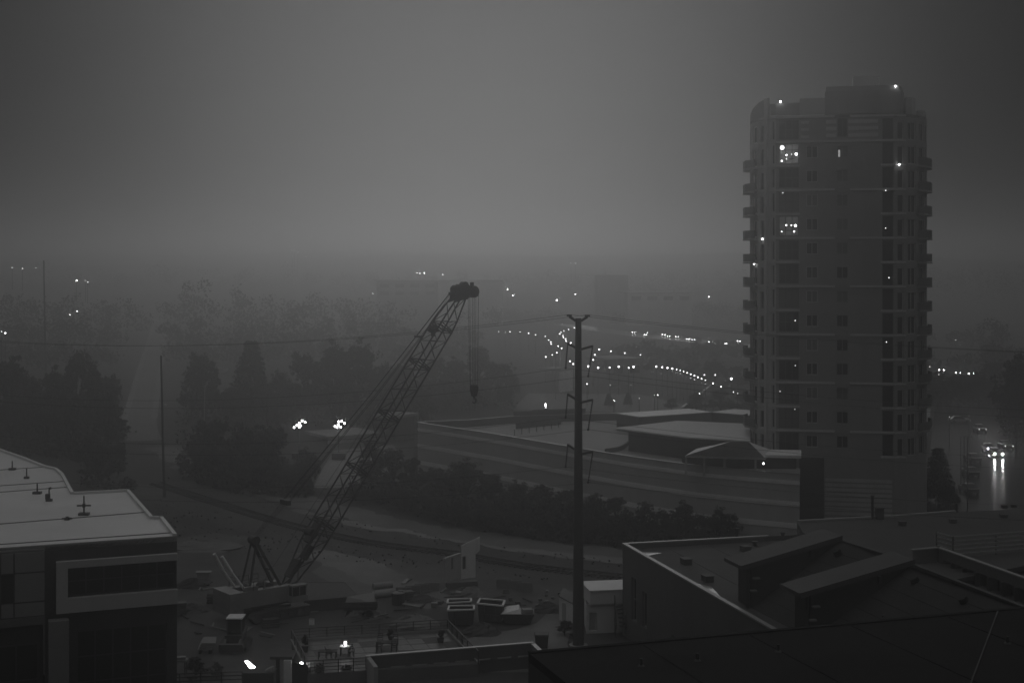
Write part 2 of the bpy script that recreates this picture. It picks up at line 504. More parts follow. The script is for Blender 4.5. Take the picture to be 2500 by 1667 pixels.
# ------------------------------------------------------------------ trees
def leaf_cloud(mb, rng, c, r, n, size, sz=0.8):
    for _ in range(n):
        while True:
            p = V(rng.uniform(-1, 1), rng.uniform(-1, 1), rng.uniform(-1, 1))
            if p.length <= 1:
                break
        p = p * (0.55 + 0.5 * rng.random()) if p.length > 0.5 else p * 1.5
        q = c + V(p.x * r, p.y * r, p.z * r * sz)
        u = V(rng.gauss(0, 1), rng.gauss(0, 1), rng.gauss(0, 1)).normalized()
        w = u.cross(V(rng.gauss(0, 1), rng.gauss(0, 1), rng.gauss(0, 1))).normalized()
        s = size * rng.uniform(0.6, 1.35)
        mb.quad(q - u * s, q + w * s * 0.55, q + u * s, q - w * s * 0.55)
def tree_meshes(seed, kind):
    """Trunk-with-limbs and crown of a tree of height 1 and spread 1 (scaled when placed)."""
    rng = random.Random(seed)
    tr, cr = MB(), MB()
    H = 10.0
    if kind == 'conifer':
        tr.tube((0, 0, -0.3), (0, 0, 9.2), 0.22, 0.04, 7)
        for k in range(16):
            z = 1.2 + k * 0.54
            rad = 2.6 * (1 - k / 17.0) ** 0.85 + 0.25
            m = 5 + int(rad * 2)
            for i in range(m):
                a = 2 * PI * i / m + rng.random()
                e = V(math.cos(a) * rad, math.sin(a) * rad, z - 0.25 * rad)
                tr.tube((0, 0, z), e, 0.04, 0.015, 3)
                for t in (0.55, 0.85, 1.05):
                    leaf_cloud(cr, rng, V(e.x * t, e.y * t, z - 0.25 * rad * t), 0.45 + 0.2 * rng.random(), 13, 0.24, 0.6)
    else:
        squat = kind == 'shrub'
        top = 0.14 * H if squat else 0.26 * H
        bend = V(rng.uniform(-.4, .4), rng.uniform(-.4, .4), top)
        tr.tube((0, 0, -0.3), bend, 0.28, 0.2, 7)
        nl = 11 if squat else 17
        cl = []
        for i in range(nl):
            a = 2 * PI * i / nl + rng.uniform(-.5, .5)
            lift = rng.random()
            rad = (3.3 if squat else 2.9) * math.sqrt(max(0.05, 1 - (lift * 0.95) ** 2)) * rng.uniform(0.65, 1.05)
            e = V(math.cos(a) * rad, math.sin(a) * rad, top + (H - top) * (0.02 + 0.86 * lift) - 0.4)
            mid = bend.lerp(e, 0.5) + V(0, 0, 0.3)
            tr.tube(bend, mid, 0.13, 0.08, 5)
            tr.tube(mid, e, 0.08, 0.03, 5)
            cl.append((e, rng.uniform(0.7, 1.7)))
        cl.append((V(0, 0, H - 1.6), 1.6))
        cl.append((V(rng.uniform(-1, 1), rng.uniform(-1, 1), H - 3.0), 1.9))
        for e, r in cl:
            leaf_cloud(cr, rng, e, r, int(120 * r), 0.25)
            for _ in range(5):
                o = V(rng.gauss(0, 1), rng.gauss(0, 1), rng.gauss(0, .7)).normalized() * r
                leaf_cloud(cr, rng, e + o * rng.uniform(.8, 1.25), r * rng.uniform(.25, .5), 26, 0.21)
    return tr, cr
TREE_LIB = {}
for kind, seeds, m in (('broad', (1, 2, 3, 4, 5), M_LEAF), ('shrub', (6, 7, 8), M_LEAF_D), ('conifer', (9, 10), M_LEAF_D), ('dark', (11, 12), M_LEAF_B)):
    TREE_LIB[kind] = []
    for s in seeds:
        t, c = tree_meshes(s, kind)
        to = t.build('trunk', M_BARK)
        co = c.build('crown', m)
        TREE_LIB[kind].append((to.data, co.data))
        for o in (to, co):
            bpy.data.objects.remove(o)
trng = random.Random(5)
SPREAD = {'dark': 7.4, 'broad': 7.4, 'shrub': 7.8, 'conifer': 5.6}
def tree(kind, x, ybase, ytop, wpx, label, group, z=0.0, name=None):
    p = on(x, ybase, z)
    h = (ybase - ytop) * p.y / FOC
    w = wpx * p.y / FOC
    root = thing(name or {'broad': 'tree', 'dark': 'tree', 'shrub': 'shrub', 'conifer': 'conifer_tree'}[kind], label, 'shrub' if kind == 'shrub' else 'tree', p, group)
    td, cd = trng.choice(TREE_LIB[kind])
    root.rotation_euler.z = trng.uniform(0, 2 * PI)
    j = trng.uniform(.85, 1.22)
    root.scale = (w / SPREAD[kind] * j, w / SPREAD[kind] / j * 1.08, h / 10.0 * trng.uniform(.92, 1.05))
    root.rotation_euler.x, root.rotation_euler.y = trng.gauss(0, .05), trng.gauss(0, .05)
    for n, d in (('trunk', td), ('crown', cd)):
        o = bpy.data.objects.new(n, d)
        COL.objects.link(o)
        o.parent = root
    return root

GC = 'big dark trees in the clump between the wooden pole and the floodlights'
for t in ((478, 1165, 1068, 78), (532, 1178, 1024, 125), (604, 1188, 1028, 150), (668, 1196, 1040, 112), (738, 1200, 1082, 100), (566, 1186, 1082, 110), (640, 1196, 1105, 110), (712, 1206, 1130, 95), (500, 1165, 1095, 80), (604, 1192, 1130, 90)):
    tree('broad', *t, 'dark leafy tree in the close clump right of the bare wooden pole', GC)
GG = 'trees along the foot of the parking garage'
for t in ((908, 1185, 1078, 88), (958, 1196, 1092, 90), (1012, 1200, 1110, 70), (1070, 1218, 1138, 80), (1138, 1240, 1128, 118), (1196, 1252, 1146, 80), (1258, 1268, 1176, 90), (1330, 1274, 1186, 96), (1392, 1280, 1188, 80), (1452, 1292, 1196, 84), (1506, 1296, 1206, 84)):
    tree('broad', *t, 'leafy tree standing before the long curved garage wall', GG)
GS = 'shrubby trees at the right end of the garage wall'
for t in ((1570, 1306, 1222, 66), (1612, 1310, 1238, 58), (1662, 1314, 1222, 92), (1716, 1316, 1250, 60), (1752, 1316, 1238, 68), (1792, 1312, 1252, 52)):
    tree('shrub', *t, 'bushy shrub between the garage wall and the dark pitched roofs', GS)
GB = 'low shrubs along the bank below the garage'
for t in ((990, 1246, 1190, 80), (1060, 1262, 1208, 90), (1120, 1278, 1222, 90), (1190, 1292, 1232, 100), (1260, 1300, 1240, 100), (1340, 1312, 1248, 100), (1430, 1320, 1258, 100), (1500, 1326, 1262, 90), (1576, 1330, 1276, 80), (930, 1226, 1176, 76), (870, 1220, 1178, 70), (1640, 1334, 1284, 80), (1710, 1334, 1290, 76)):
    tree('shrub', *t, 'low shrub on the bank above the gravel path', GB)
tree('conifer', 610, 1022, 822, 104, 'tall pointed conifer rising out of the hazy trees', None)
GM = 'hazy trees behind the floodlights'
for t in ((500, 1030, 852, 92), (466, 1024, 905, 60), (690, 1030, 905, 84), (655, 1040, 930, 80), (752, 1026, 842, 100), (812, 1022, 834, 110), (872, 1026, 838, 110), (930, 1030, 868, 100), (985, 1020, 872, 90), (560, 1040, 940, 80), (720, 1050, 930, 110), (830, 1056, 930, 120), (935, 1060, 950, 110), (1010, 1040, 920, 80)):
    tree('broad', *t, 'hazy leafy tree in the belt left of the crane boom', GM)
GR = 'hazy trees behind the crane hook'
for t in ((1058, 985, 868, 86), (1108, 985, 872, 84), (1165, 972, 846, 96), (1215, 985, 880, 80), (1250, 990, 905, 60), (1090, 1005, 915, 100), (1160, 1002, 925, 90)):
    tree('broad', *t, 'hazy leafy tree between the crane boom and the steel pole', GR)
GL = 'dim trees left of the straight road'
for t in ((18, 1075, 868, 130), (88, 1062, 925, 110), (135, 1075, 905, 90), (178, 1068, 842, 78), (222, 1075, 862, 90), (275, 1060, 898, 80), (30, 1100, 965, 110), (110, 1105, 990, 120), (190, 1110, 970, 110), (260, 1105, 960, 100), (60, 1040, 890, 90)):
    tree('broad', *t, 'dim tree in the dark wood left of the straight road', GL)
for t in ((245, 1180, 1080, 90), (285, 1165, 1080, 70), (215, 1150, 1062, 70)):
    tree('shrub', *t, 'dark bush beyond the white flat roof', 'dark bushes beyond the white flat roof')
tree('conifer', 2293, 1224, 1076, 76, 'dark street tree beside the foot of the tower', None)
tree('shrub', 2318, 1244, 1176, 44, 'low dark bush under the street tree beside the wet street', None)
for t in ((2482, 1086, 905, 96), (2512, 1080, 850, 150), (2478, 1040, 872, 84)):
    tree('dark', *t, 'big dark tree at the right hand edge by the wet street', 'big dark trees by the wet street')
GF = 'dark trees across the street behind the tower'
for t in ((2290, 985, 898, 84), (2340, 990, 905, 80), (2390, 985, 895, 90), (2295, 1000, 930, 60), (2428, 955, 880, 80)):
    tree('dark', *t, 'dark tree behind the tower beyond the street corner', GF)
for t in ((1486, 990, 958, 20), (1533, 988, 955, 20)):
    tree('conifer', *t, 'small conical tree in the parking lot right of the steel pole', 'small conical trees in the parking lot')
GP = 'small trees round the parking lot'
for t in ((1480, 905, 862, 40), (1590, 912, 872, 40), (1640, 916, 868, 50), (1690, 925, 880, 50), (1745, 935, 882, 60), (1800, 950, 890, 60), (1700, 1006, 958, 54), (1760, 1008, 950, 70), (1815, 1008, 955, 50), (1640, 1000, 970, 34)):
    tree('broad', *t, 'small hazy tree between the riverside lamps and the tower', GP)

# the woods farther off read as one mass
fw = MB()
frng = random.Random(21)
def wood_lump(x, y, z, h, w):
    for _ in range(5):
        c = V(x + frng.gauss(0, w * .26), y + frng.gauss(0, w * .2), z + h * frng.uniform(.35, .8))
        leaf_cloud(fw, frng, c, w * frng.uniform(.24, .36), 58, .62, 0.9)
    leaf_cloud(fw, frng, V(x, y, z + h * .45), w * .45, 70, .8, h * .8 / w)
def wood_row(spec, D, jitter, w):
    """spec: (photo x, photo y of the tree tops) along a belt at D metres."""
    for (x0, y0), (x1, y1) in zip(spec, spec[1:]):
        n = max(1, int(abs(x1 - x0) * D / FOC / (w * .55)))
        for i in range(n):
            t = i / n
            d = D + frng.uniform(-jitter, jitter)
            top = at(x0 + (x1 - x0) * t, y0 + (y1 - y0) * t + frng.gauss(0, 4), d)
            wood_lump(top.x, d, 0, max(6.0, top.z * frng.uniform(.86, 1.04)), w * frng.uniform(.8, 1.25))
wood_row([(0, 690), (200, 705), (330, 720), (420, 712), (460, 668), (500, 652), (580, 662), (610, 690), (680, 672), (780, 678), (850, 690), (900, 712), (1010, 735)], 590, 25, 14)
wood_row([(0, 760), (200, 770), (330, 790)], 500, 30, 13)
wood_row([(425, 770), (600, 760), (800, 755), (1000, 770), (1200, 790)], 520, 25, 12)
wood_row([(1130, 745), (1250, 752), (1400, 770)], 760, 25, 14)
wood_row([(0, 830), (160, 835), (330, 860)], 440, 25, 11)
wood_row([(440, 835), (700, 815), (900, 812), (1050, 850), (1180, 850)], 460, 25, 11)
wood_row([(1480, 770), (1560, 745), (1700, 735), (1830, 735), (2000, 760)], 760, 30, 14)
wood_row([(2262, 800), (2330, 830), (2400, 815), (2440, 770), (2520, 740)], 560, 30, 12)
wood_row([(2262, 865), (2340, 872), (2420, 850), (2520, 830)], 440, 20, 10)
wood_row([(1520, 862), (1660, 850), (1830, 862)], 470, 15, 9)
wood_row([(-20, 640), (140, 622), (300, 640), (420, 628), (560, 636), (700, 630), (860, 648), (1000, 640), (1180, 650), (1350, 636), (1500, 646), (1680, 632), (1850, 640)], 980, 40, 22)
wood_row([(2250, 632), (2380, 618), (2540, 630)], 900, 40, 20)
fwo = fw.build('far_woods', M_LEAF_FAR, kind='stuff')
fwo['label'] = 'hazy far off woods fading into the fog'

# undergrowth that closes the gaps between the trunks
ug = MB()
urng = random.Random(33)
def undergrowth(px, wpx, hpx, step=10):
    for (x0, y0), (x1, y1) in zip(px, px[1:]):
        n = max(1, int(abs(x1 - x0) / step))
        for i in range(n):
            t = (i + urng.random()) / n
            p = on(x0 + (x1 - x0) * t, y0 + (y1 - y0) * t + urng.gauss(0, 5))
            k = p.y / FOC
            r = wpx * k * urng.uniform(.3, .7)
            h = hpx * k * urng.uniform(.35, 1.1)
            leaf_cloud(ug, urng, V(p.x, p.y + urng.uniform(-1, 2), h * .45), r, 55, 0.3, max(.35, h * .6 / r))
undergrowth(((430, 1150), (480, 1172), (600, 1200), (700, 1210), (765, 1206)), 34, 46, 7)
undergrowth(((440, 1130), (520, 1170), (640, 1192), (740, 1196)), 44, 90, 10)
undergrowth(((860, 1205), (950, 1222), (1040, 1256), (1150, 1284), (1300, 1308), (1450, 1322), (1600, 1330), (1760, 1330)), 40, 44, 7)
undergrowth(((890, 1190), (1000, 1216), (1150, 1262), (1300, 1286), (1500, 1306), (1790, 1318)), 44, 66, 9)
undergrowth(((0, 1085), (120, 1095), (300, 1085)), 50, 80, 9)
undergrowth(((0, 1110), (180, 1120), (290, 1112)), 40, 40, 9)
undergrowth(((440, 1040), (600, 1035), (800, 1040), (1020, 1040)), 50, 90, 9)
undergrowth(((1040, 1000), (1150, 995), (1260, 1000)), 44, 66, 8)
undergrowth(((2268, 995), (2400, 985), (2520, 1000)), 44, 60, 8)
undergrowth(((2455, 1080), (2530, 1100)), 50, 100, 8)
undergrowth(((200, 1190), (330, 1195)), 40, 30, 10)
uo = ug.build('undergrowth', M_LEAF_D, kind='stuff')
uo['label'] = 'dark undergrowth and hedges under the trees'

# tussocks of rough grass over the open ground round the track
gr = MB()
keep_off = [Vector(on(x, y)[:2]) for pts in (((405, 1090), (440, 1118), (520, 1158), (640, 1197), (760, 1228), (900, 1262), (1100, 1300), (1300, 1330), (1530, 1352)), ((380, 1180), (520, 1225), (700, 1280), (900, 1325), (1100, 1352), (1300, 1385), (1540, 1412)))
            for x, y in [(a[0] + (b[0] - a[0]) * k / 12, a[1] + (b[1] - a[1]) * k / 12) for a, b in zip(pts, pts[1:]) for k in range(12)]]
for _ in range(1500):
    x = urng.uniform(380, 1560)
    y = urng.uniform(1160, 1430)
    if y < 1100 + (x - 380) * .17 or y > 1330 + (x - 380) * .09:
        continue
    p = on(x, y)
    q = Vector((p.x, p.y))
    if min((q - k).length for k in keep_off) < 3.4:
        continue
    s = urng.uniform(.05, .17)
    for _ in range(3):
        a = urng.uniform(0, 2 * PI)
        u = V(math.cos(a), math.sin(a), 0) * s
        gr.quad(p - u * .6, p + u * .6, p + u * .9 + V(0, 0, s * urng.uniform(.6, 1.4)), p - u * .5 + V(0, 0, s * urng.uniform(.5, 1.2)))
go_ = gr.build('rough_grass', M_GRASS, kind='stuff')

# ------------------------------------------------------------------ apartment tower
TO = V(33.6, 181.0, 0)
TU, TV = V(0.979, -0.205, 0), V(0.205, 0.979, 0)
def T(u, v):
    p = TO + TU * u + TV * v
    return (p.x, p.y)
tower = thing('apartment_tower', 'tall dark apartment tower with curved balconied sides and lit windows', 'apartment tower', TO)
F0, FH, NF = 8.6, 3.05, 13
ROOF = F0 + FH * 14 + 0.25       # 51.55
def zf(k):
    return F0 + FH * k
LEFT = [(-3.6, 18), (-3.6, 8), (-3.2, 4.5), (-2.3, 2), (-1, .5), (0, 0)]
RIGHT = [(14.6, 0), (16, .5), (17.5, 2), (18.6, 4.5), (19.1, 8), (19.1, 18)]
def seg_len(a, b):
    return math.hypot(b[0] - a[0], b[1] - a[1])
fw_, lw, rw = MB(), MB(), MB()
ops = []
for k in range(14):
    z = zf(k)
    ops.append((0.35, 2.85, z + 0.3, z + 2.78))
    if k < 13:
        ops.append((3.75, 5.2, z + 0.98, z + 2.5))
        ops.append((7.5, 8.95, z + 0.98, z + 2.5))
    ops.append((13.1, 14.45, z + 0.12, z + 2.78))
fw_.wall(T(0, 0), T(14.6, 0), 0, ROOF, ops, 0.26)
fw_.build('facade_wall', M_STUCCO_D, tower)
side_ops = {}
for name, prof, mb in (('left', LEFT, lw), ('right', RIGHT, rw)):
    for i, (a, b) in enumerate(zip(prof, prof[1:])):
        L = seg_len(a, b)
        o = []
        if 0 < i < len(prof) - 2 or (name == 'right' and i == 0):
            w = min(1.7, L - 0.7)
            for k in range(14):
                z = zf(k)
                o.append((L / 2 - w / 2, L / 2 + w / 2, z + 0.12, z + 2.35))
        elif name == 'left' and i == 4:
            for k in range(14):
                o.append((0.5, 0.9, zf(k) + 0.3, zf(k) + 2.7))
        side_ops[(name, i)] = o
        mb.wall(T(*a), T(*b), 0, ROOF, o, 0.2)
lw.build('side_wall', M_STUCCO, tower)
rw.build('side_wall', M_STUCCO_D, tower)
bk = MB().wall(T(19.1, 18), T(-3.6, 18), 0, ROOF)
bk.build('rear_wall', M_STUCCO_D, tower)
MB().prism([T(*p) for p in LEFT + RIGHT], ROOF - 0.4, ROOF - 0.05).build('roof', M_DARKROOF, tower)

rgt = random.Random(3)
LIT = {12, 9}
for k in range(14):
    z = zf(k)
    lit = k in LIT
    if not lit:
        window(tower, T(0, 0), T(14.6, 0), 0.35, 2.85, z + 0.3, z + 2.78, 3, 2 if k % 3 else 1, 0.2, M_STEEL, fw=0.08, blind='all' if k in (1, 2, 4, 10, 6) else ())
    if k < 13:
        window(tower, T(0, 0), T(14.6, 0), 3.75, 5.2, z + 0.98, z + 2.5, 2, 1, 0.2, M_STUCCO, fw=0.09, blind='all' if k in (2, 4, 6, 10) else ())
        window(tower, T(0, 0), T(14.6, 0), 7.5, 8.95, z + 0.98, z + 2.5, 2, 1, 0.2, M_STUCCO_D, fw=0.09, blind='all' if k in (2, 6, 8, 9, 10, 11, 12) else ())
    window(tower, T(0, 0), T(14.6, 0), 13.1, 14.45, z + 0.12, z + 2.78, 1, 1, 0.2, M_STEEL, fw=0.08)
for (name, i), o in side_ops.items():
    prof = LEFT if name == 'left' else RIGHT
    A, B = T(*prof[i]), T(*prof[i + 1])
    for k, (s0, s1, a, b) in enumerate(o):
        wide = s1 - s0 > 1.0
        window(tower, A, B, s0, s1, a, b, 2 if wide and name == 'right' else 1, 1, 0.16, M_BAND if name == 'left' and i == 2 else M_STUCCO, fw=0.16 if name == 'left' and i == 2 else 0.08, name='balcony_door' if wide else 'window')

# slab edges: every floor on the glazed bays, every second floor right across
for k in range(0, 15):
    z = zf(k) if k < 14 else ROOF - 0.18
    b = MB()
    full = k % 2 == 1 or k == 14
    runs = [(0, 7.3), (9.15, 14.6)] if full else [(0, 3.0), (12.9, 14.6)]
    if k in (13,):
        runs = [(0, 14.6)]
    for s0, s1 in runs[1:]:
        MB().slab_on(T(0, 0), T(14.6, 0), s0, s1, z - 0.13, z + 0.13, -0.05, 0.12).build('floor_band', M_TOWERBAND, tower)
    b.slab_on(T(0, 0), T(14.6, 0), *runs[0], z - 0.13, z + 0.13, -0.05, 0.12)
    prev = [(-2.3, 2), (-1, .5), (0, 0)]
    for a, c in zip(prev, prev[1:]):
        b.slab_on(T(*a), T(*c), 0.01, seg_len(a, c) - 0.01, z - 0.11, z + 0.09, -0.05, 0.07)
    b.build('floor_band', M_TOWERBAND, tower)
    a, c = RIGHT[0], RIGHT[1]
    MB().slab_on(T(*a), T(*c), 0.03, seg_len(a, c), z - 0.11, z + 0.09, -0.05, 0.07).build('floor_band', M_TOWERBAND, tower)

# curved balconies
def balcony(prof, z, out, big):
    n = len(prof)
    outer = []
    for i, p in enumerate(prof):
        a, b = prof[max(0, i - 1)], prof[min(n - 1, i + 1)]
        d = Vector((b[0] - a[0], b[1] - a[1])).normalized()
        nn = Vector((d.y, -d.x))
        t = out * (0.45 if i in (0, n - 1) else 1.0) if big else out
        outer.append((p[0] + nn.x * t, p[1] + nn.y * t))
    s = MB()
    for i in range(n - 1):
        s.prism([T(*outer[i]), T(*outer[i + 1]), T(*prof[i + 1]), T(*prof[i])], z - 0.2, z)
    so = s.build('balcony', M_CONC, tower)
    r = MB()
    for i in range(n - 1):
        r.slab_on(T(*outer[i]), T(*outer[i + 1]), 0.005, seg_len(outer[i], outer[i + 1]) - 0.005, z + 0.05, z + 0.98, -0.1, -0.04)
        r.slab_on(T(*outer[i]), T(*outer[i + 1]), 0.0, seg_len(outer[i], outer[i + 1]), z + 0.99, z + 1.06, -0.12, -0.02)
    r.build('railing', M_WALL_D, so)
for k in range(1, 13):
    balcony([(-3.6, 9.4), (-3.6, 8), (-3.2, 4.5), (-2.4, 2.3)], zf(k), .95, True)
    balcony([(17.4, 1.9), (18.6, 4.5), (19.1, 8), (19.1, 9.6)], zf(k), .7, True)

# pale fin beside the glazed corner, crown walls, plant block
fin = MB().slab_on(T(-2.3, 2), T(-1, .5), 1.55, 1.9, 7.0, 53.9, -0.1, 0.32)
fin.build('fin_column', M_TOWERBAND, tower)
cl = MB()
tops = [52.1, 52.4, 52.9, 53.5, 54.0]
for i in range(4):
    a, b = LEFT[i + 0], LEFT[i + 1]
    A, B = T(*a), T(*b)
    for t0, t1 in ((-0.02, 0.02),):
        n0 = Vector((B[0] - A[0], B[1] - A[1])).normalized()
        nn = Vector((n0.y, -n0.x)) * 0.25
        cl.hexa([(A[0], A[1], ROOF), (B[0], B[1], ROOF), (B[0] - nn.x, B[1] - nn.y, ROOF), (A[0] - nn.x, A[1] - nn.y, ROOF)],
                [(A[0], A[1], tops[i]), (B[0], B[1], tops[i + 1]), (B[0] - nn.x, B[1] - nn.y, tops[i + 1]), (A[0] - nn.x, A[1] - nn.y, tops[i])])
cl.build('curved_parapet', M_CONC, tower)
MB().slab_on(T(-1, .5), T(0, 0), 0.3, 1.11, ROOF + 0.1, 53.15, -0.3, 0.02).slab_on(T(0, 0), T(14.6, 0), 0, 2.95, ROOF + 0.1, 53.2, -0.3, 0.03).build('parapet', M_CONC, tower)
MB().slab_on(T(0, 0), T(14.6, 0), 2.96, 6.05, ROOF + 0.1, 53.75, -0.3, 0.04).build('parapet', M_STUCCO, tower)
blk = MB().prism([T(6.06, 0.04 - 0.1), T(15.3, -0.06), T(15.9, 3.0), T(15.9, 9), T(6.06, 9)], ROOF + 0.1, 54.55)
blk.build('plant_block', M_STUCCO_D, tower)
MB().prism([T(6.2, -0.0), T(15.1, 0.0), T(15.7, 3.0), T(15.7, 8.9), T(6.2, 8.9)], 54.552, 55.15).build('block_cap', M_CONC, tower)
MB().prism([T(9.6, 2.2), T(12.3, 2.2), T(12.9, 3.2), T(12.9, 6), T(9.6, 6)], 55.152, 56.6).build('penthouse', M_STUCCO, tower)
MB().prism([T(16.1, 3), T(16.9, 3), T(17.4, 5), T(17.4, 8), T(16.1, 8)], ROOF - 0.04, 53.9).build('stair_head', M_STUCCO, tower)
MB().prism([T(17.6, 5), T(18.4, 5), T(18.9, 7.5), T(18.9, 11), T(17.6, 11)], ROOF - 0.04, 52.4).build('stair_head', M_STUCCO, tower)
for u0, u1 in ((6.2, 7.5), (8.95, 12.6)):
    for j in range(3):
        z = 48.75 + j * 0.86
        MB().slab_on(T(0, 0), T(14.6, 0), u0, u1, z, z + 0.45, 0.0 - 0.02, 0.07).build('louvre_slat', M_TOWERBAND, tower)
window(tower, T(0, 0), T(14.6, 0), 7.62, 8.83, 48.85, 51.1, 2, 1, -0.12, M_STEEL, fw=0.1)
for j in range(3):
    MB().slab_on(T(0, 0), T(14.6, 0), 3.1 if j != 1 else 3.1, 4.1, 48.7 + j * .9, 49.05 + j * .9, -0.02, 0.06).build('louvre_slat', M_STUCCO, tower)
# base: dark pier and louvred wall
MB().slab_on(T(0, 0), T(14.6, 0), 2.9, 5.95, -0.05, 8.3, -0.02, 0.25).build('base_pier', M_DARKWALL, tower)
for j in range(9):
    z = 0.5 + j * 0.6
    MB().slab_on(T(0, 0), T(14.6, 0), 6.05, 14.3, z, z + 0.42, -0.02, 0.06).build('louvre_slat', M_STUCCO, tower)

# the two lit rooms behind the glazed bay, with their lamps
def lit_room(k, lamps, frame_rows):
    z = zf(k)
    r = MB()
    p = lambda u, v, zz: (*T(u, v), zz)
    u0, u1, v0, v1, a, b = 0.3, 2.9, 0.3, 3.6, z + 0.25, z + 2.85
    r.quad(p(u0, v1, a), p(u1, v1, a), p(u1, v1, b), p(u0, v1, b))
    r.quad(p(u0, v0, a), p(u0, v1, a), p(u0, v1, b), p(u0, v0, b))
    r.quad(p(u1, v1, a), p(u1, v0, a), p(u1, v0, b), p(u1, v1, b))
    r.quad(p(u0, v0, a), p(u1, v0, a), p(u1, v1, a), p(u0, v1, a))
    r.quad(p(u0, v1, b), p(u1, v1, b), p(u1, v0, b), p(u0, v0, b))
    ro = r.build('lit_room', M_SURROUND, tower)
    MB().prism([T(0.9, 1.2), T(2.3, 1.2), T(2.3, 2.0), T(0.9, 2.0)], a + 0.7, a + 0.76).build('table', M_WOOD, ro)
    for u, v, dz, r0, hot in lamps:
        MB().ball((*T(u, v), z + dz), r0, 8, 5).build('lamp', E_ROOM_HOT if hot else E_ROOM, ro)
    f = MB()
    A, B = T(0, 0), T(14.6, 0)
    w = (2.5 - 0.08) / 3
    for i in range(4):
        f.slab_on(A, B, 0.35 + i * w, 0.43 + i * w, z + 0.3, z + 2.78, -0.26, -0.18)
    for zz in frame_rows:
        for i in range(3):
            f.slab_on(A, B, 0.431 + i * w, 0.349 + (i + 1) * w, z + zz, z + zz + 0.07, -0.255, -0.185)
    f.build('window', M_STEEL, tower)
lit_room(12, [(0.75, 0.9, 2.4, 0.24, True), (2.52, 0.8, 1.55, 0.17, True), (1.28, 1.4, 1.5, 0.09, True), (1.28, 1.3, 1.0, 0.08, False), (1.95, 1.6, 1.6, 0.07, False), (0.7, 1.5, 0.75, 0.12, False)], (0.3, 2.0, 2.71))
lit_room(9, [(1.27, 1.0, 1.65, 0.09, True), (1.95, 1.0, 1.65, 0.09, True), (2.4, 0.9, 1.6, 0.15, True), (2.25, 1.1, 0.85, 0.11, False), (0.7, 1.2, 0.85, 0.08, False)], (0.3, 2.71))
for u, v, z, r0, m in ((0.55, -0.3, 53.35, 0.19, E_WALL), (14.7, -0.25, 54.95, 0.18, E_WALL), (15.15, -0.15, zf(12) - 0.02, 0.17, E_WALL), (0.85, -0.2, zf(11) - 0.35, 0.07, E_STREET_DIM), (13.5, -0.2, zf(11) - 0.2, 0.08, E_STREET_DIM),
                       (13.5, -0.16, zf(9) + 1.2, 0.08, E_STREET_DIM), (-1.75, 0.9, zf(9) - 0.1, 0.16, E_WALL), (-2.85, 2.6, zf(7) + 2.85, 0.17, E_WALL), (13.9, -0.1, zf(7) + 1.1, 0.09, E_STREET_DIM), (2.4, -0.12, zf(5) + 1.75, 0.08, E_STREET_DIM),
                       (13.6, -0.1, zf(4) + 2.2, 0.09, E_STREET_DIM), (2.4, -0.12, zf(4) - 0.9, 0.06, E_STREET_DIM), (0.5, -0.12, zf(2) + 1.9, 0.06, E_STREET_DIM), (2.35, -0.12, zf(2) - 0.35, 0.05, E_STREET_DIM), (18.9, 9.6, 52.6, 0.07, E_STREET_DIM)):
    MB().ball((*T(u, v), z), r0 * .78, 8, 5).build('wall_lamp', m, tower)
# the narrow glow of one half-drawn curtain
MB().slab_on(T(0, 0), T(14.6, 0), 7.72, 7.95, zf(12) + 1.02, zf(12) + 1.95, -0.215, -0.20).build('lit_curtain', E_FAINT, tower)

# ------------------------------------------------------------------ parking garage with its long curved wall
gp = [on(x, y, 8.0) for x, y in ((1020, 1032), (1100, 1044), (1200, 1059), (1300, 1076), (1430, 1098), (1550, 1117), (1700, 1137), (1830, 1149), (1952, 1158))]
gp2 = [(p.x, p.y) for p in gp]
garage = thing('parking_garage', 'long low parking garage with a curved banded wall in front of the tower', 'parking garage', (gp2[4][0], gp2[4][1], 0))
w, b1, cp = MB(), [MB(), MB(), MB()], MB()
for a, b in zip(gp2, gp2[1:]):
    L = seg_len(a, b)
    w.wall(a, b, -0.1, 8.0)
    for q, (z0, z1) in zip(b1, ((6.75, 7.2), (4.2, 4.75), (1.6, 2.2))):
        q.slab_on(a, b, 0.0, L - 0.004, z0, z1, -0.05, 0.08)
    cp.slab_on(a, b, 0.0, L - 0.004, 8.002, 8.10, -0.3, 0.06)
w.build('wall', M_STUCCO, garage)
for q in b1:
    q.build('string_course', M_BAND, garage)
cp.build('coping', M_COPING, garage)
back = [on(1020, 1032, 8.0), on(1040, 1030, 8.0), on(1138, 1026, 8.0), on(1246, 1017, 8.0), on(1420, 1011, 8.0), on(1600, 1008, 8.0), on(1830, 1016, 8.0)]
deckp = [(p[0], p[1]) for p in gp2] + [(T(3, 10)), (back[-1].x, back[-1].y)] + [(p.x, p.y) for p in reversed(back[1:-1])]
dk = MB()
dk.quad(*[(p[0], p[1], 6.9) for p in deckp])
dk.build('deck', M_CONC, garage)
bw_, bc = MB(), MB()
for a, b in zip(back, back[1:]):
    bw_.slab_on((a.x, a.y), (b.x, b.y), 0, seg_len(a, b), 6.5, 8.0, -0.2, 0.05)
    bc.slab_on((a.x, a.y), (b.x, b.y), 0, seg_len(a, b) - 0.01, 8.002, 8.10, -0.25, 0.1)
bw_.build('rear_parapet', M_WALL_D, garage)
bc.build('coping', M_COPING, garage)
# left end wall and stair corner
e0, e1 = gp2[0], (back[1].x, back[1].y)
lwl = MB().wall((e0[0] - 1.2, e0[1] + 9), e0, -0.1, 7.99)
lwl.build('end_wall', M_WALL_D, garage)
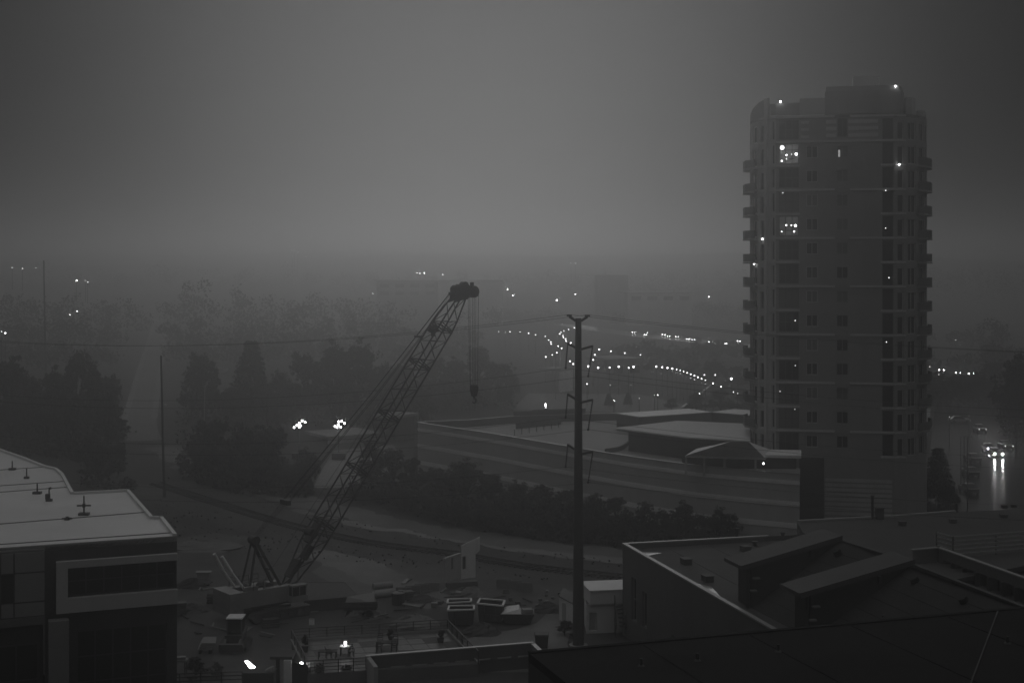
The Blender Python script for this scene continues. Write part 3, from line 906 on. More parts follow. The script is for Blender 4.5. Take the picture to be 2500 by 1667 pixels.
# ramp edge curving over the deck, deck furniture
rp = smooth_path([on(x, y, 6.9) for x, y in ((1478, 1106), (1515, 1099), (1535, 1085), (1556, 1072))], 5)
rm = MB()
for a, b in zip(rp, rp[1:]):
    rm.beam((a.x, a.y, 7.2), (b.x, b.y, 7.2), 0.25, 0.6)
rm.build('ramp_kerb', M_WALL_D, garage)
rp = smooth_path([on(x, y, 6.9) for x, y in ((1556, 1103), (1590, 1092), (1640, 1085), (1690, 1082))], 5)
rm = MB()
for a, b in zip(rp, rp[1:]):
    rm.beam((a.x, a.y, 7.1), (b.x, b.y, 7.1), 0.2, 0.4)
rm.build('ramp_kerb', M_WALL_D, garage)
for (x0, y0), (x1, y1), h in (((1255, 1033), (1400, 1028), 1.9), ((1262, 1047), (1370, 1036), 0.9), ((1300, 1024), (1430, 1020), 1.6)):
    a, b = on(x0, y0, 6.9), on(x1, y1, 6.9)
    MB().slab_on((a.x, a.y), (b.x, b.y), 0, seg_len(a, b), 6.9, 6.9 + h, -0.3, 0).build('ramp_wall', M_WALL_D, garage)
for i in range(7):
    a = on(1256 + i * 18, 1063 - i * 3.2, 6.9)
    MB().box((a.x, a.y, 7.35), (0.12, 0.12, 0.9)).build('bollard', M_DARKSTEEL, garage)
a, b = on(1345, 1052, 6.9), on(1480, 1042, 6.9)

# pool house roofs on the deck
def low_roof(name, label, cat, eave, ridge, z_e, z_r, posts, wall_pts, mroof):
    E = [on(x, y, z_e) for x, y in eave]
    root = thing(name, label, cat, (E[0].x, E[0].y, 6.9))
    R = [on(x, y, z_r) for x, y in ridge]
    return root, E, R
root, E, R = low_roof('pool_house', 'low pavilion with a wide pale shallow roof on the garage deck', 'pavilion', ((1500, 1044), (1672, 1066), (1832, 1076), (1832, 1044), (1640, 1031)), ((1640, 1030), (1830, 1038)), 10.0, 11.4, 0, 0, None)
rf = MB()
apex = on(1655, 1026.5, 11.2)
rf.quad(E[0], E[1], apex).quad(E[1], E[2], on(1832, 1034, 11.0), apex)
rf.quad(E[0], apex, E[4]).quad(*[p - V(0, 0, 0.18) for p in (E[0], E[4], E[3], E[2], E[1])])
rf.quad(E[0] - V(0, 0, .18), E[1] - V(0, 0, .18), E[1], E[0]).quad(E[1] - V(0, 0, .18), E[2] - V(0, 0, .18), E[2], E[1])
rf.build('roof', M_MEMBRANE, root)
wq = MB()
ins = lambda p, q, t: p.lerp(q, t)
c0 = (E[0] + E[2] + E[3]) / 3
q0, q1, q2 = (ins(p, c0, 0.16) for p in (E[0], E[1], E[2]))
wq.wall((q0.x, q0.y), (q1.x, q1.y), 6.9, 9.8).wall((q1.x, q1.y), (q2.x, q2.y), 6.9, 9.8)
wq.build('wall', M_DARKWALL, root)
root2 = thing('deck_pavilion', 'open hip roofed pavilion on posts beside the foot of the tower', 'pavilion', on(1760, 1160, 6.9))
z_e, z_r = 9.4, 11.6
E = [on(1672, 1112, z_e), on(1868, 1118, z_e), on(1890, 1100, z_e), on(1700, 1095, z_e)]
Rr = [on(1785, 1077, z_r), on(1828, 1078, z_r)]
rf = MB()
rf.quad(E[0], E[1], Rr[1], Rr[0]).quad(E[1], E[2], Rr[1]).quad(E[2], E[3], Rr[0], Rr[1]).quad(E[3], E[0], Rr[0])
dn = V(0, 0, 0.2)
rf.quad(E[0] - dn, E[1] - dn, E[1], E[0]).quad(E[3] - dn, E[0] - dn, E[0], E[3]).quad(E[0] - dn, E[3] - dn, E[2] - dn, E[1] - dn)
rf.build('roof', M_WHITE, root2)
for x, y in ((1676, 1112), (1720, 1113), (1770, 1115), (1846, 1117)):
    p = on(x, y, z_e)
    MB().prism([(p.x - .12, p.y + .3), (p.x + .12, p.y + .3), (p.x + .12, p.y + .54), (p.x - .12, p.y + .54)], 6.9, 9.18).build('post', M_STUCCO, root2)
sl = [on(1828, 1109, 9.7), on(1956, 1112, 9.7), on(1956, 1098, 9.7), on(1828, 1096, 9.7)]
MB().prism([(p.x, p.y) for p in sl], 9.35, 9.7).build('flat_canopy', M_BAND, root2)
MB().wall((sl[3].x - 8, sl[3].y + 3.0), (sl[2].x, sl[2].y + 3), 6.9, 9.34).build('wall', M_DARKWALL, root2)
p = on(1864, 1131, 8.6)
MB().ball((p.x, p.y, 8.6), 0.13, 8, 5).build('ceiling_lamp', E_WALL, root2)
# clubhouse behind the deck
cb = [on(1560, 1018, 9.5), on(1738, 1006, 9.5), on(1832, 1014, 9.5)]
club = thing('clubhouse', 'long low dark building with a pale roof edge behind the pale pavilion roof', 'building', (cb[1].x, cb[1].y, 0))
wl, ce = MB(), MB()
for a, b in zip(cb, cb[1:]):
    wl.slab_on((a.x, a.y), (b.x, b.y), 0, seg_len(a, b), 6.92, 9.4, -6, 0.0)
    ce.slab_on((a.x, a.y), (b.x, b.y), 0, seg_len(a, b) - 0.01, 9.402, 9.55, -6.1, 0.15)
wl.build('wall', M_WALL_D, club)
ce.build('roof_edge', M_COPING, club)

# ------------------------------------------------------------------ white-roofed office building at the left edge
RZ = 12.6
oc = on(432, 1309, RZ)
od = (on(115, 1331, RZ) - oc).normalized()            # along the front, to the left
on_out = V(od.y, -od.x, 0)                            # outward from the front
if on_out.y > 0:
    on_out = -on_out
off = thing('office_building', 'modern office block with a bright white flat roof and framed window band', 'office building', (oc.x, oc.y, 0))
def O(s, t=0.0):
    """s metres leftwards from the front right corner, t metres outwards from the facade."""
    p = oc + od * s + on_out * t
    return (p.x, p.y)
rim = [(432, 1309), (397, 1265), (374, 1266), (315, 1199), (180, 1206), (155, 1160), (140, 1147), (110, 1140), (60, 1120), (0, 1099), (-220, 1030)]
rp = [on(x, y, RZ) for x, y in rim]
left_front = O(60)
roof_pts = [(oc.x, oc.y)] + [(p.x, p.y) for p in rp[1:]] + [left_front]
MB().prism(list(reversed(roof_pts)) if False else roof_pts, RZ - 0.35, RZ).build('roof', M_MEMBRANE, off)
up = MB()
for a, b in zip(rp, rp[1:]):
    L = (b - a).length
    if L > 0.01:
        A, B = (a.x, a.y), (b.x, b.y)
        up.slab_on(A, B, 0.0, L, RZ + 0.002, RZ + 0.22, -0.28, 0.0)
up.build('roof_upstand', M_MEMBRANE, off)
up = MB().slab_on(O(60), O(0), 0, 60, RZ - 0.1, RZ + 0.06, -0.12, 0.06)
up.build('roof_edge', M_COPING, off)
# membrane seams, raised welts parallel to the front
for x0, y0, x1, y1 in ((-60, 1151, 112, 1140), (-60, 1190, 156, 1175), (-60, 1206, 165, 1189), (-60, 1284, 360, 1250), (-60, 1333, 425, 1300)):
    a, b = on(x0, y0, RZ), on(x1, y1, RZ)
    MB().beam((a.x, a.y, RZ + 0.02), (b.x, b.y, RZ + 0.02), 0.10, 0.07).build('roof_seam', M_SEAM, off)
# pipes and vents on the roof
def vent(x, y, hpx, base_w, cross=None, fat=False):
    p = on(x, y, RZ)
    h = hpx * p.y / FOC
    m = MB().box((p.x, p.y, RZ + 0.1), (base_w, base_w * .7, 0.2)).tube((p.x, p.y, RZ + 0.15), (p.x, p.y, RZ + h), 0.07, 0.06)
    if cross:
        m.beam((p.x - cross / 2, p.y - 0.05, RZ + h * .5), (p.x + cross / 2, p.y + 0.05, RZ + h * .5), 0.1, 0.12)
        m.box((p.x, p.y, RZ + h * .5), (0.2, 0.2, 0.3))
    if fat:
        m.box((p.x - .12, p.y, RZ + 0.4), (0.35, 0.3, 0.45)).tube((p.x, p.y, RZ + h - .05), (p.x + .18, p.y, RZ + h + .02), 0.1)
    m.build('vent_pipe', M_DARKSTEEL, off)
vent(30, 1147, 22, 0.6); vent(65, 1168, 25, 0.45); vent(91, 1205, 25, 0.7); vent(120, 1223, 32, 0.5, None, True)
vent(205, 1257, 47, 0.8, 1.1); vent(164, 1269, 8, 0.4, 0.8)

# facade: right-hand part with the picture-frame window
fw = 9.35                                             # width of the right-hand part
MB().slab_on(O(fw), O(0), 0.0, fw, 11.5, 12.49, -0.6, 0.0).build('fascia', M_DARKWALL, off)
MB().wall(O(fw), O(0), 0, 11.5, [(0.9, 9.25, 8.75, 10.92), (2.2, 8.6, 0.5, 6.2)], 0.5).build('front_wall', M_DARKWALL, off)
MB().wall(O(0), (rp[1].x, rp[1].y), 0, RZ - 0.36).wall((rp[1].x, rp[1].y), (rp[2].x, rp[2].y), 0, RZ - .36).wall((rp[2].x, rp[2].y), (rp[3].x, rp[3].y), 0, RZ - .36).build('side_wall', M_DARKWALL, off)
fr = MB()
A, B = O(fw), O(0)
fr.slab_on(A, B, 0.75, 9.33, 10.92, 11.42, 0.003, 0.45)
fr.slab_on(A, B, 0.75, 9.33, 7.7, 8.75, 0.003, 0.45)
fr.slab_on(A, B, 0.75, 1.55, 8.752, 10.918, 0.003, 0.447)
fr.build('window_surround', M_SURROUND, off)
window(off, A, B, 1.55, 9.25, 8.75, 10.92, 6, 2, 0.3, M_DARKSTEEL, fw=0.09)
window(off, A, B, 2.2, 8.6, 0.5, 6.2, 5, 3, 0.3, M_DARKSTEEL, fw=0.1)
# entrance column
c = MB()
for z0, z1 in ((0.2, 3.0), (3.02, 5.4), (5.42, 7.3)):
    c.slab_on(A, B, 0.2, 1.6, z0, z1, 0.05, 0.9)
c.build('column', M_PANEL, off)
# left-hand part: proud bay of cladding panels
A2, B2 = O(33.27, 0.5), O(9.37, 0.5)
MB().slab_on(A2, B2, 0, 23.9, 7.68, 12.35, -0.7, -0.06).build('bay_wall', M_DARKWALL, off)
cols = [(0.06, 3.9), (4.0, 5.9), (6.0, 7.6), (7.7, 12.0), (12.1, 13.9), (14.0, 17.2), (17.3, 18.4), (18.5, 20.85), (20.95, 21.75), (21.85, 23.86)]
for c0, c1 in cols:
    for r0, r1 in ((7.75, 8.7), (8.8, 10.8), (10.9, 12.3)):
        dark = (c1 - c0 < 1.9) and r0 == 8.8
        MB().slab_on(A2, B2, c0, c1, r0, r1, -0.058, -0.03 if dark else 0.04).build('pane' if dark else 'panel', M_GLASS if dark else M_PANEL, off)
MB().slab_on(A2, B2, 0, 23.88, 7.1, 7.66, -0.6, 0.15).build('canopy', M_WALL_D, off)
MB().slab_on(A2, B2, 0, 23.8, 0, 7.08, -1.2, -0.9).build('ground_floor_wall', M_DARKWALL, off)
window(off, A2, B2, 14.5, 23.5, 0.4, 5.6, 6, 2, 0.9 - 0.15, M_DARKSTEEL, fw=0.1)

# ------------------------------------------------------------------ dark restaurant-like building with two gables, right foreground
BZ = 8.0
gb = thing('pitched_roof_building', 'dark building whose pitched roof is crossed by two raised walls', 'building', (on(1520, 1328, BZ).x, on(1520, 1328, BZ).y, 0))
P0, P1, P2 = on(1520, 1328, BZ), on(1895, 1543, BZ), on(1800, 1306, BZ)
bdx = (P1 - P0).normalized()              # towards the camera along the left wall
bdy = V(-bdx.y, bdx.x, 0)                 # to the right along the far wall
if bdy.x < 0:
    bdy = -bdy
def G(s, t, z=BZ):
    """s metres towards the camera, t metres to the right of the far left roof corner."""
    p = P0 + bdx * s + bdy * t
    return V(p.x, p.y, z)
def G2(s, t):
    p = G(s, t)
    return (p.x, p.y)
LW = (P1 - P0).length
MB().quad(G(0.3, 0.3, 7.62), G(LW + 6, 0.3, 7.62), G(LW + 6, 34, 7.62), G(0.3, 34, 7.62)).build('roof', M_DARKROOF, gb)
wl = MB()
ops = [(2.3, 3.7, 1.9, 5.6), (5.0, 6.2, 2.0, 5.0), (11.8, 13.3, 0.2, 3.0), (17.0, 18.2, 1.6, 4.2), (20.5, 21.8, 1.6, 4.4)]
wl.wall(G2(0, 0), G2(LW + 6, 0), 0, 7.995, ops, 0.3)
wl.build('side_wall', M_WALL_D, gb)
for s0, s1, a, b in ops:
    window(gb, G2(0, 0), G2(LW + 6, 0), s0, s1, a, b, 2, 2 if b - a > 3 else 1, 0.22, M_PANEL, fw=0.1)
MB().wall(G2(0, 34), G2(0, 0), 0, 7.995).build('rear_wall', M_WALL_D, gb)
cp = MB().slab_on(G2(0, 0), G2(LW + 6, 0), 0, LW + 6, 7.998, 8.12, -0.32, 0.06)
cp.slab_on(G2(0, 14), G2(0, 0), 0, 13.68, 8.0, 8.12, -0.32, 0.06)
cp.build('coping', M_COPING, gb)
MB().slab_on(G2(0, 13.6), G2(0, 0.34), 0, 13.2, 7.63, 7.99, -0.3, -0.02).slab_on(G2(0.36, 0), G2(LW + 6, 0), 0, LW + 5.5, 7.63, 7.99, -0.31, -0.01).build('parapet', M_WALL_D, gb)
# pale wet patches of roof finish along the left parapet
for pts in (((1560, 1346), (1617, 1349), (1575, 1357)), ((1680, 1418), (1738, 1432), (1766, 1464))):
    q = [on(x, y, 7.63) for x, y in pts]
    MB().quad(*reversed([V(p.x, p.y, 7.632) for p in q])).build('puddle', mat('roof_puddle', 0.35, 0.12, 0.1), gb)
# felt seams, scuppers and small fittings on the main roof
for t in (4.0, 8.0, 12.0, 16.0):
    a, b = G(0.6, t, 7.62), G(LW + 4, t, 7.62)
    MB().beam((a.x, a.y, 7.63), (b.x, b.y, 7.63), .14, .03).build('roof_seam', M_DARKROOF, gb)
for s_ in (5.0, 11.0, 18.0, 24.0):
    a = G(s_, .36, 7.62)
    MB().box((a.x, a.y, 7.72), (.3, .4, .16), .3).build('scupper', M_STEEL, gb)
for s_, t in ((7.5, 3.0), (14.0, 2.2), (4.0, 10.0)):
    a = G(s_, t, 7.62)
    MB().box((a.x, a.y, 7.85), (.7, .9, .46), .3).box((a.x, a.y, 8.1), (.8, 1.0, .06), .3).build('roof_hatch', M_STEEL, gb)
# a pitched roof whose ridge runs towards the camera, crossed by two raised cross walls
ZL, ZE, ZR = 7.62, 10.8, 12.6
def cross_wall(eave_px, eave_D, half):
    """Cross wall: broad sloping top from the eave up to the ridge, sheer dark face below; returns eave and ridge points."""
    e = at(eave_px[0], eave_px[1], eave_D)
    e.z = ZE
    ap = e + bdy * half + V(0, 0, ZR - ZE)
    dep = -bdx * 3.0
    th = V(0, 0, 0.22)
    ro = MB().hexa([e - th, ap - th, ap + dep - th, e + dep - th], [e, ap, ap + dep, e + dep]).build('cross_wall_roof', M_SHEET, gb)
    fs = MB()
    fs.hexa([e - th * 1.5 + bdx * .002, ap - th * 1.5 + bdx * .002, ap - th * 1.5 + bdx * .06, e - th * 1.5 + bdx * .06], [e + V(0, 0, .04), ap + V(0, 0, .04), ap + V(0, 0, .04) + bdx * .06, e + V(0, 0, .04) + bdx * .06])
    fs.beam(e - V(0, 0, .1) - bdy * .05, e + dep - V(0, 0, .1) - bdy * .05, 0.1, 0.26)
    fs.build('fascia', M_STEEL, ro)
    slope = (ZR - ZE) / half
    f0 = e - bdx * .35 + bdy * .9
    fa = ap - bdx * .35 - V(0, 0, .25)
    f0t = f0 + V(0, 0, .9 * slope - .25)
    bk = dep + bdx * .7
    w = MB()
    w.quad(V(f0.x, f0.y, ZL), V(fa.x, fa.y, ZL), fa, f0t)
    w.quad(V(f0.x, f0.y, ZL) + bk, V(f0.x, f0.y, ZL), f0t, f0t + bk)
    w.quad(V(fa.x, fa.y, ZL) + bk, V(f0.x, f0.y, ZL) + bk, f0t + bk, fa + bk)
    w.build('cross_wall', M_DARKWALL, gb)
    MB().tube(V(f0.x, f0.y, ZL) - bdy * .25, f0 - bdy * .25 + V(0, 0, -.1), 0.14).build('downpipe', M_DARKSTEEL, gb)
    for dz, dd in ((-1.0, 0.35), (-1.9, 0.1)):
        c = f0 + bdx * 0.12 + bdy * dd
        MB().box((c.x, c.y, ZE + dz), (0.5, 0.4, 0.1), math.atan2(bdy.y, bdy.x)).build('ledge', M_PANEL, gb)
    c = f0 + bdx * 0.1 + bdy * (half * 0.6)
    MB().box((c.x, c.y, ZE + half * .6 * slope - 0.55), (0.2, 0.25, 0.5), math.atan2(bdy.y, bdy.x)).build('corbel', M_STEEL, gb)
    return f0, fa
q0, ap1 = cross_wall((1811, 1381), 104.0, 8.1)
q1, ap2 = cross_wall((1954, 1449), 95.4, 8.6)
def slope_roof(lo_a, lo_b, hi_a, hi_b):
    n = 7
    for k in range(n):                                # courses of roofing felt, each lapped over the one below
        t0, t1 = k / n, (k + 1) / n + .012
        a0, b0, a1, b1 = lo_a.lerp(hi_a, t0), lo_b.lerp(hi_b, t0), lo_a.lerp(hi_a, min(1, t1)), lo_b.lerp(hi_b, min(1, t1))
        d = V(0, 0, .03)
        MB().hexa([b0 - d, b1 - d, a1 - d, a0 - d], [b0 + d, b1, a1, a0 + d]).build('felt_course', M_SLOPE, gb)
M_SLOPE = mat('slope_felt', 0.045, 0.85, 0.3, 0.7, 0.15, spec=.15)
z0 = V(0, 0, ZL - q0.z)
lo1, lo1b = V(q0.x, q0.y, ZL) + bdx * .05, V(q1.x, q1.y, ZL) - bdx * 2.3
hi1, hi1b = ap1 + bdx * .05 - V(0, 0, .15), ap2 - bdx * 2.3 - V(0, 0, .15)
slope_roof(lo1, lo1b, hi1, hi1b)
lo2, hi2 = V(q1.x, q1.y, ZL) + bdx * .05, ap2 + bdx * .05 - V(0, 0, .15)
slope_roof(lo2, lo2 + bdx * 16, hi2, hi2 + bdx * 22)
rg = MB().beam(hi1 + V(0, 0, .04), hi1b + V(0, 0, .04), .3, .12).beam(hi2 + V(0, 0, .04), hi2 + bdx * 22 + V(0, 0, .04), .3, .12)
MB().beam(hi1 + V(0, 0, .04), hi1b + V(0, 0, .04), .3, .12).build('ridge_cap', M_SHEET, gb)
MB().beam(hi2 + V(0, 0, .04), hi2 + bdx * 22 + V(0, 0, .04), .3, .12).build('ridge_cap', M_SHEET, gb)
MB().quad(hi1 - bdx * 3, hi2 + bdx * 22, hi2 + bdx * 22 + bdy * 9 - V(0, 0, 4.4), hi1 - bdx * 3 + bdy * 9 - V(0, 0, 4.4)).build('far_slope', M_SLOPE, gb)
for lo, hi, al in ((lo1, hi1, 1.6), (lo2, hi2, 2.2), (lo2, hi2, 8.0)):
    nrm_ = (hi - lo).cross(bdx).normalized()
    nrm_ = nrm_ if nrm_.z > 0 else -nrm_
    c = lo.lerp(hi, .86) + bdx * al
    MB().tube(c - nrm_ * .1, c + nrm_ * .34, .3, .3, 12).build('round_vent', M_BLACK, gb)
    c = lo.lerp(hi, .35) + bdx * (al + 1.2)
    MB().box(c + nrm_ * .12, (.5, .35, .3), .4).tube(c + bdy * .8, c + bdy * .8 + V(0, 0, .6), .09, .09, 8).build('roof_fitting', M_STEEL, gb)
# rear wing with its roof, pipes and boxes
RW = 8.3
rwp = [on(1946, 1274, RW), on(2180, 1262, RW), on(2330, 1250, RW), on(2600, 1236, RW), on(2760, 1330, RW), on(2300, 1420, RW), on(2090, 1340, RW), on(1960, 1300, RW)]
wing = thing('rear_wing', 'long dark flat roofed wing behind the gables with pipes on its roof', 'building', (rwp[0].x, rwp[0].y, 0))
MB().prism([(p.x, p.y) for p in reversed(rwp)], 7.9, RW).build('roof', M_DARKROOF, wing)
wm = MB()
for a, b in ((rwp[3], rwp[2]), (rwp[2], rwp[1]), (rwp[1], rwp[0])):
    wm.wall((a.x, a.y), (b.x, b.y), 0, 7.89)
wm.wall((rwp[0].x, rwp[0].y), (rwp[7].x, rwp[7].y), 0, 7.89)
wm.build('wall', M_WALL_D, wing)
cpm = MB()
for a, b in ((rwp[1], rwp[0]), (rwp[2], rwp[1])):
    cpm.slab_on((a.x, a.y), (b.x, b.y), 0, (b - a).length - .02, RW + .002, RW + .2, -.3, .1)
cpm.build('coping', M_COPING, wing)
def roof_pipe(x, y, top, r, label=None, box=False, z=RW):
    p = on(x, y, z)
    h = (y - top) * p.y / FOC
    if box:
        MB().box((p.x, p.y, z + h / 2), (r * 2, r * 2, h)).box((p.x, p.y, z + h + .04), (r * 2.3, r * 2.3, 0.08)).build('roof_box', M_STEEL, wing)
    else:
        MB().tube((p.x, p.y, z - .2), (p.x, p.y, z + h), r, r, 8).tube((p.x, p.y, z + h), (p.x, p.y, z + h + .12), r * 1.35, r * 1.35, 8).build('vent_pipe', M_DARKSTEEL, wing)
roof_pipe(2130, 1266, 1212, 0.13); roof_pipe(2147, 1266, 1240, 0.36, None, True); roof_pipe(2335, 1250, 1231, 0.14)
roof_pipe(2203, 1282, 1274, 0.3, None, True); roof_pipe(2326, 1276, 1268, 0.28, None, True); roof_pipe(2450, 1263, 1257, 0.3, None, True); roof_pipe(2452, 1240, 1234, 0.25, None, True); roof_pipe(2474, 1238, 1233, 0.25, None, True)
for x, y, top, r in ((1799, 1312, 1292, 0.14), (1843, 1332, 1324, 0.2), (1911, 1312, 1302, 0.16)):
    p = on(x, y, 7.62)
    h = (y - top) * p.y / FOC
    MB().tube((p.x, p.y, 7.6), (p.x, p.y, 7.62 + h), r, r, 8).tube((p.x, p.y, 7.62 + h), (p.x, p.y, 7.74 + h), r * 1.5, r * 1.5, 8).build('vent_pipe', M_DARKSTEEL, gb)
# louvred screen round the roof plant
sc = thing('louvre_screen', 'slatted screen fence round the plant on the dark roof', 'screen', on(2325, 1362, RW))
q0, q1, q2 = on(2287, 1350, RW), on(2327, 1362, RW), on(2620, 1338, RW)
for j in range(5):
    z = RW + 0.15 + j * 0.36
    for a, b in ((q0, q1), (q1, q2)):
        L = (b - a).length
        MB().slab_on((a.x, a.y), (b.x, b.y), 0.05, L - .05, z, z + .21, -.05, .06).build('slat', M_COPING, sc)
for p in (q0, q1, q1.lerp(q2, .35), q1.lerp(q2, .7), q2):
    MB().box((p.x, p.y - .12 + .2, RW + .9), (.1, .1, 1.8)).build('post', M_DARKSTEEL, sc)
# arcade of small brackets under the long parapet right of the second gable
ar = thing('arcade_wall', 'parapet wall with a row of openings running behind the second gable', 'wall', on(2225, 1365, 8.6))
a0, a1, a2 = on(2228, 1344, 9.4), on(2290, 1338, 9.4), on(2640, 1462, 9.4)
aw = MB()
aw.wall((a0.x, a0.y), (a1.x, a1.y), 7.0, 9.395)
L = (a2 - a1).length
n_ar = 10
aops = [(0.8 + i * (L - 1.2) / n_ar, 0.8 + i * (L - 1.2) / n_ar + (L - 1.2) / n_ar * .66, 7.6, 8.6) for i in range(n_ar)]
aw.wall((a1.x, a1.y), (a2.x, a2.y), 7.0, 9.395, aops, 0.5)
aw.build('wall', M_WALL_D, ar)
MB().slab_on((a0.x, a0.y), (a1.x, a1.y), 0, (a1 - a0).length - .01, 9.4, 9.5, -.3, .08).slab_on((a1.x, a1.y), (a2.x, a2.y), 0, L, 9.4, 9.5, -.3, .08).build('coping', M_COPING, ar)
for o in aops:
    d = (a2 - a1) / L
    p = a1 + d * (o[1] + 0.3)
    MB().box((p.x - .12, p.y - .25, 8.1), (0.3, 0.3, 1.1)).build('bracket', M_DARKWALL, ar)
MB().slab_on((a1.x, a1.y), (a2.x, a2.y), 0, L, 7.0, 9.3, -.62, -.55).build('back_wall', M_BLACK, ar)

# ------------------------------------------------------------------ big dark roof in the near foreground
NZ = 15.0
nr = thing('near_roof_building', 'big plain dark flat roof filling the bottom right corner', 'building', (12, 55, 0))
n0, n1 = on(1290, 1592, NZ), on(2440, 1488, NZ)
nd = (n1 - n0).normalized()
nn = V(nd.y, -nd.x, 0)
n2 = n1 + nd * 12
q = [n0, n0 + nn * 45, n2 + nn * 45, n2]
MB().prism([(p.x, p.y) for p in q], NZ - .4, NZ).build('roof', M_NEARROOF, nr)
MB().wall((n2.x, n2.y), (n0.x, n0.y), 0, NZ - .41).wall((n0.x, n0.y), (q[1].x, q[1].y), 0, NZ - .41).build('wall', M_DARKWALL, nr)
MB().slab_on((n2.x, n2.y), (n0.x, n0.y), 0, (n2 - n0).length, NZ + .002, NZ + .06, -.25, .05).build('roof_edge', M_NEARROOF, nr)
s0, s1 = on(2436, 1492, NZ), on(2362, 1690, NZ)
MB().beam((s0.x, s0.y, NZ + .03), (s1.x, s1.y, NZ + .03), 0.07, 0.03).build('roof_seam', M_DARKROOF, nr)
for i in range(1, 5):
    a = n0 + nd * (i * 5.6) + nn * 0.5
    b = a + nn * 40
    MB().beam((a.x, a.y, NZ + .012), (b.x, b.y, NZ + .012), 0.12, 0.035).build('roof_seam', M_NEARROOF, nr)
for x, y in ((1565, 1625), (1703, 1612), (2460, 1570), (1900, 1590)):
    p = on(x, y, NZ)
    MB().tube((p.x, p.y, NZ - .05), (p.x, p.y, NZ + .35), 0.07, 0.07, 8).tube((p.x, p.y, NZ), (p.x, p.y, NZ + .06), 0.18, 0.12, 8).build('vent_pipe', M_DARKSTEEL, nr)

# ------------------------------------------------------------------ steel transmission pole and its wires
PX = at(1412, 1579, 122.0)
pole = thing('transmission_pole', 'tall tapered steel power pole with paired insulator arms', 'power pole', (PX.x, PX.y, 0))
ZT = 28.2
m = MB()
for i in range(12):
    z0, z1 = i * ZT / 12, (i + 1) * ZT / 12
    rr = lambda z: 0.50 - 0.245 * (z / ZT)
    m.tube((PX.x, PX.y, z0), (PX.x, PX.y, z1), rr(z0), rr(z1), 14)
m.build('shaft', M_STEEL, pole)
MB().tube((PX.x, PX.y, 0), (PX.x, PX.y, 0.25), 0.8, 0.8, 14).build('base_plate', M_CONC, pole)
ad = V(0.93, -0.37, 0).normalized()
for s in (-1, 1):
    t = MB()
    e = V(PX.x, PX.y, ZT + 0.22) + ad * s * 0.82
    t.beam(V(PX.x, PX.y, ZT - 0.25) + ad * s * .2, e - V(0, 0, .1), 0.16, 0.2)
    t.box(e, (0.42, 0.2, 0.16), math.atan2(ad.y, ad.x))
    t.build('top_bracket', M_DARKSTEEL, pole)
TOPS = [V(PX.x, PX.y, ZT + 0.3) + ad * s * 0.82 for s in (-1, 1)]
wire_pts = []
for y_r, y_l, ins_r, ins_l in ((845, 838, 73, 60), (976, 962, 72, 57), (1103, 1085, 74, 54)):
    for s, tipx, tipy, dpx, D in ((1, 1447, y_r, ins_r, 120.6), (-1, 1386, y_l, ins_l, 123.2)):
        tip = at(tipx, tipy, D)
        a = MB().beam(V(PX.x, PX.y, tip.z - 0.35) + (tip - V(PX.x, PX.y, tip.z)).normalized() * .3, tip, 0.14, 0.18)
        ao = a.build('cross_arm', M_DARKSTEEL, pole)
        low = at(tipx - (11 if s > 0 else 5), tipy + dpx, D)
        ins = MB().tube(tip, low, 0.045, 0.045, 6)
        n = 12
        for i in range(1, n):
            c = tip.lerp(low, i / n)
            d = (low - tip).normalized() * 0.03
            ins.tube(c - d, c + d, 0.085, 0.085, 8)
        ins.ball(low, 0.11, 8, 5)
        ins.build('insulator', M_DARKSTEEL, ao)
        wire_pts.append(low)
def wire(p, q, sag, label, group, r=0.013):
    n = 26
    pts = []
    for i in range(n + 1):
        t = i / n
        c = p.lerp(q, t)
        c.z -= 4 * sag * t * (1 - t)
        pts.append(c - p)
    m = MB().path(pts, r, 4)
    o = m.build('power_line', M_CABLE)
    o.location = p
    tag(o, label, 'power line', group)
def wires():
    for i, p in enumerate(TOPS):
        wire(p, p + V(124, 13 + 2 * i, 0.0), 4.0, 'thin overhead wire running right from the top of the steel pole', 'wires at the pole top', 0.013)
        wire(p, p + V(-106, 48 + 2 * i, 0.5), 4.2, 'thin overhead wire running left from the top of the steel pole', 'wires at the pole top', 0.013)
    for i, p in enumerate(wire_pts):
        wire(p, p + V(124, 13, 0.0), 4.6, 'sagging power line running right from the insulators of the steel pole', 'sagging power lines')
        wire(p, p + V(-106, 48, 0.0), 4.9, 'sagging power line running left from the insulators of the steel pole', 'sagging power lines')
wires()
wp = on(401, 1214)
wpt = thing('wooden_pole', 'bare slender wooden utility pole left of the big tree clump', 'utility pole', wp)
top = wp + V(-0.45, 0, 19.9)
MB().tube(wp - V(0, 0, .2), top, 0.2, 0.12, 9).build('shaft', M_WOOD, wpt)
lp = at(404, 988, wp.y - .2)
MB().beam(wp.lerp(top, lp.z / 19.9), lp, 0.06).ball(lp, 0.17, 8, 5, 0.7).build('pole_lamp', mat('lamp_glass', 0.5, 0.4, 0.0), wpt)
mp = on(112, 925)
ms = thing('radio_mast', 'thin tall mast fading in the fog at the far left', 'mast', mp)
MB().tube(mp, V(mp.x - .6, mp.y, (925 - 636) * mp.y / FOC), 0.3, 0.18, 6).build('shaft', M_STEEL, ms)
up = on(498, 1050)
ul = thing('unlit_lamp_post', 'pale unlit lamp post among the hazy trees', 'lamp post', up)
MB().tube(up, up + V(0.2, 0, 8.6), 0.13, 0.08, 6).build('post', M_CONC, ul)
MB().ball(up + V(.2, 0, 8.7), 0.25, 8, 5, .6).build('luminaire', M_CONC, ul)
up = on(1356, 975)
ul = thing('flag_pole', 'pale slender pole left of the steel power pole', 'pole', up)
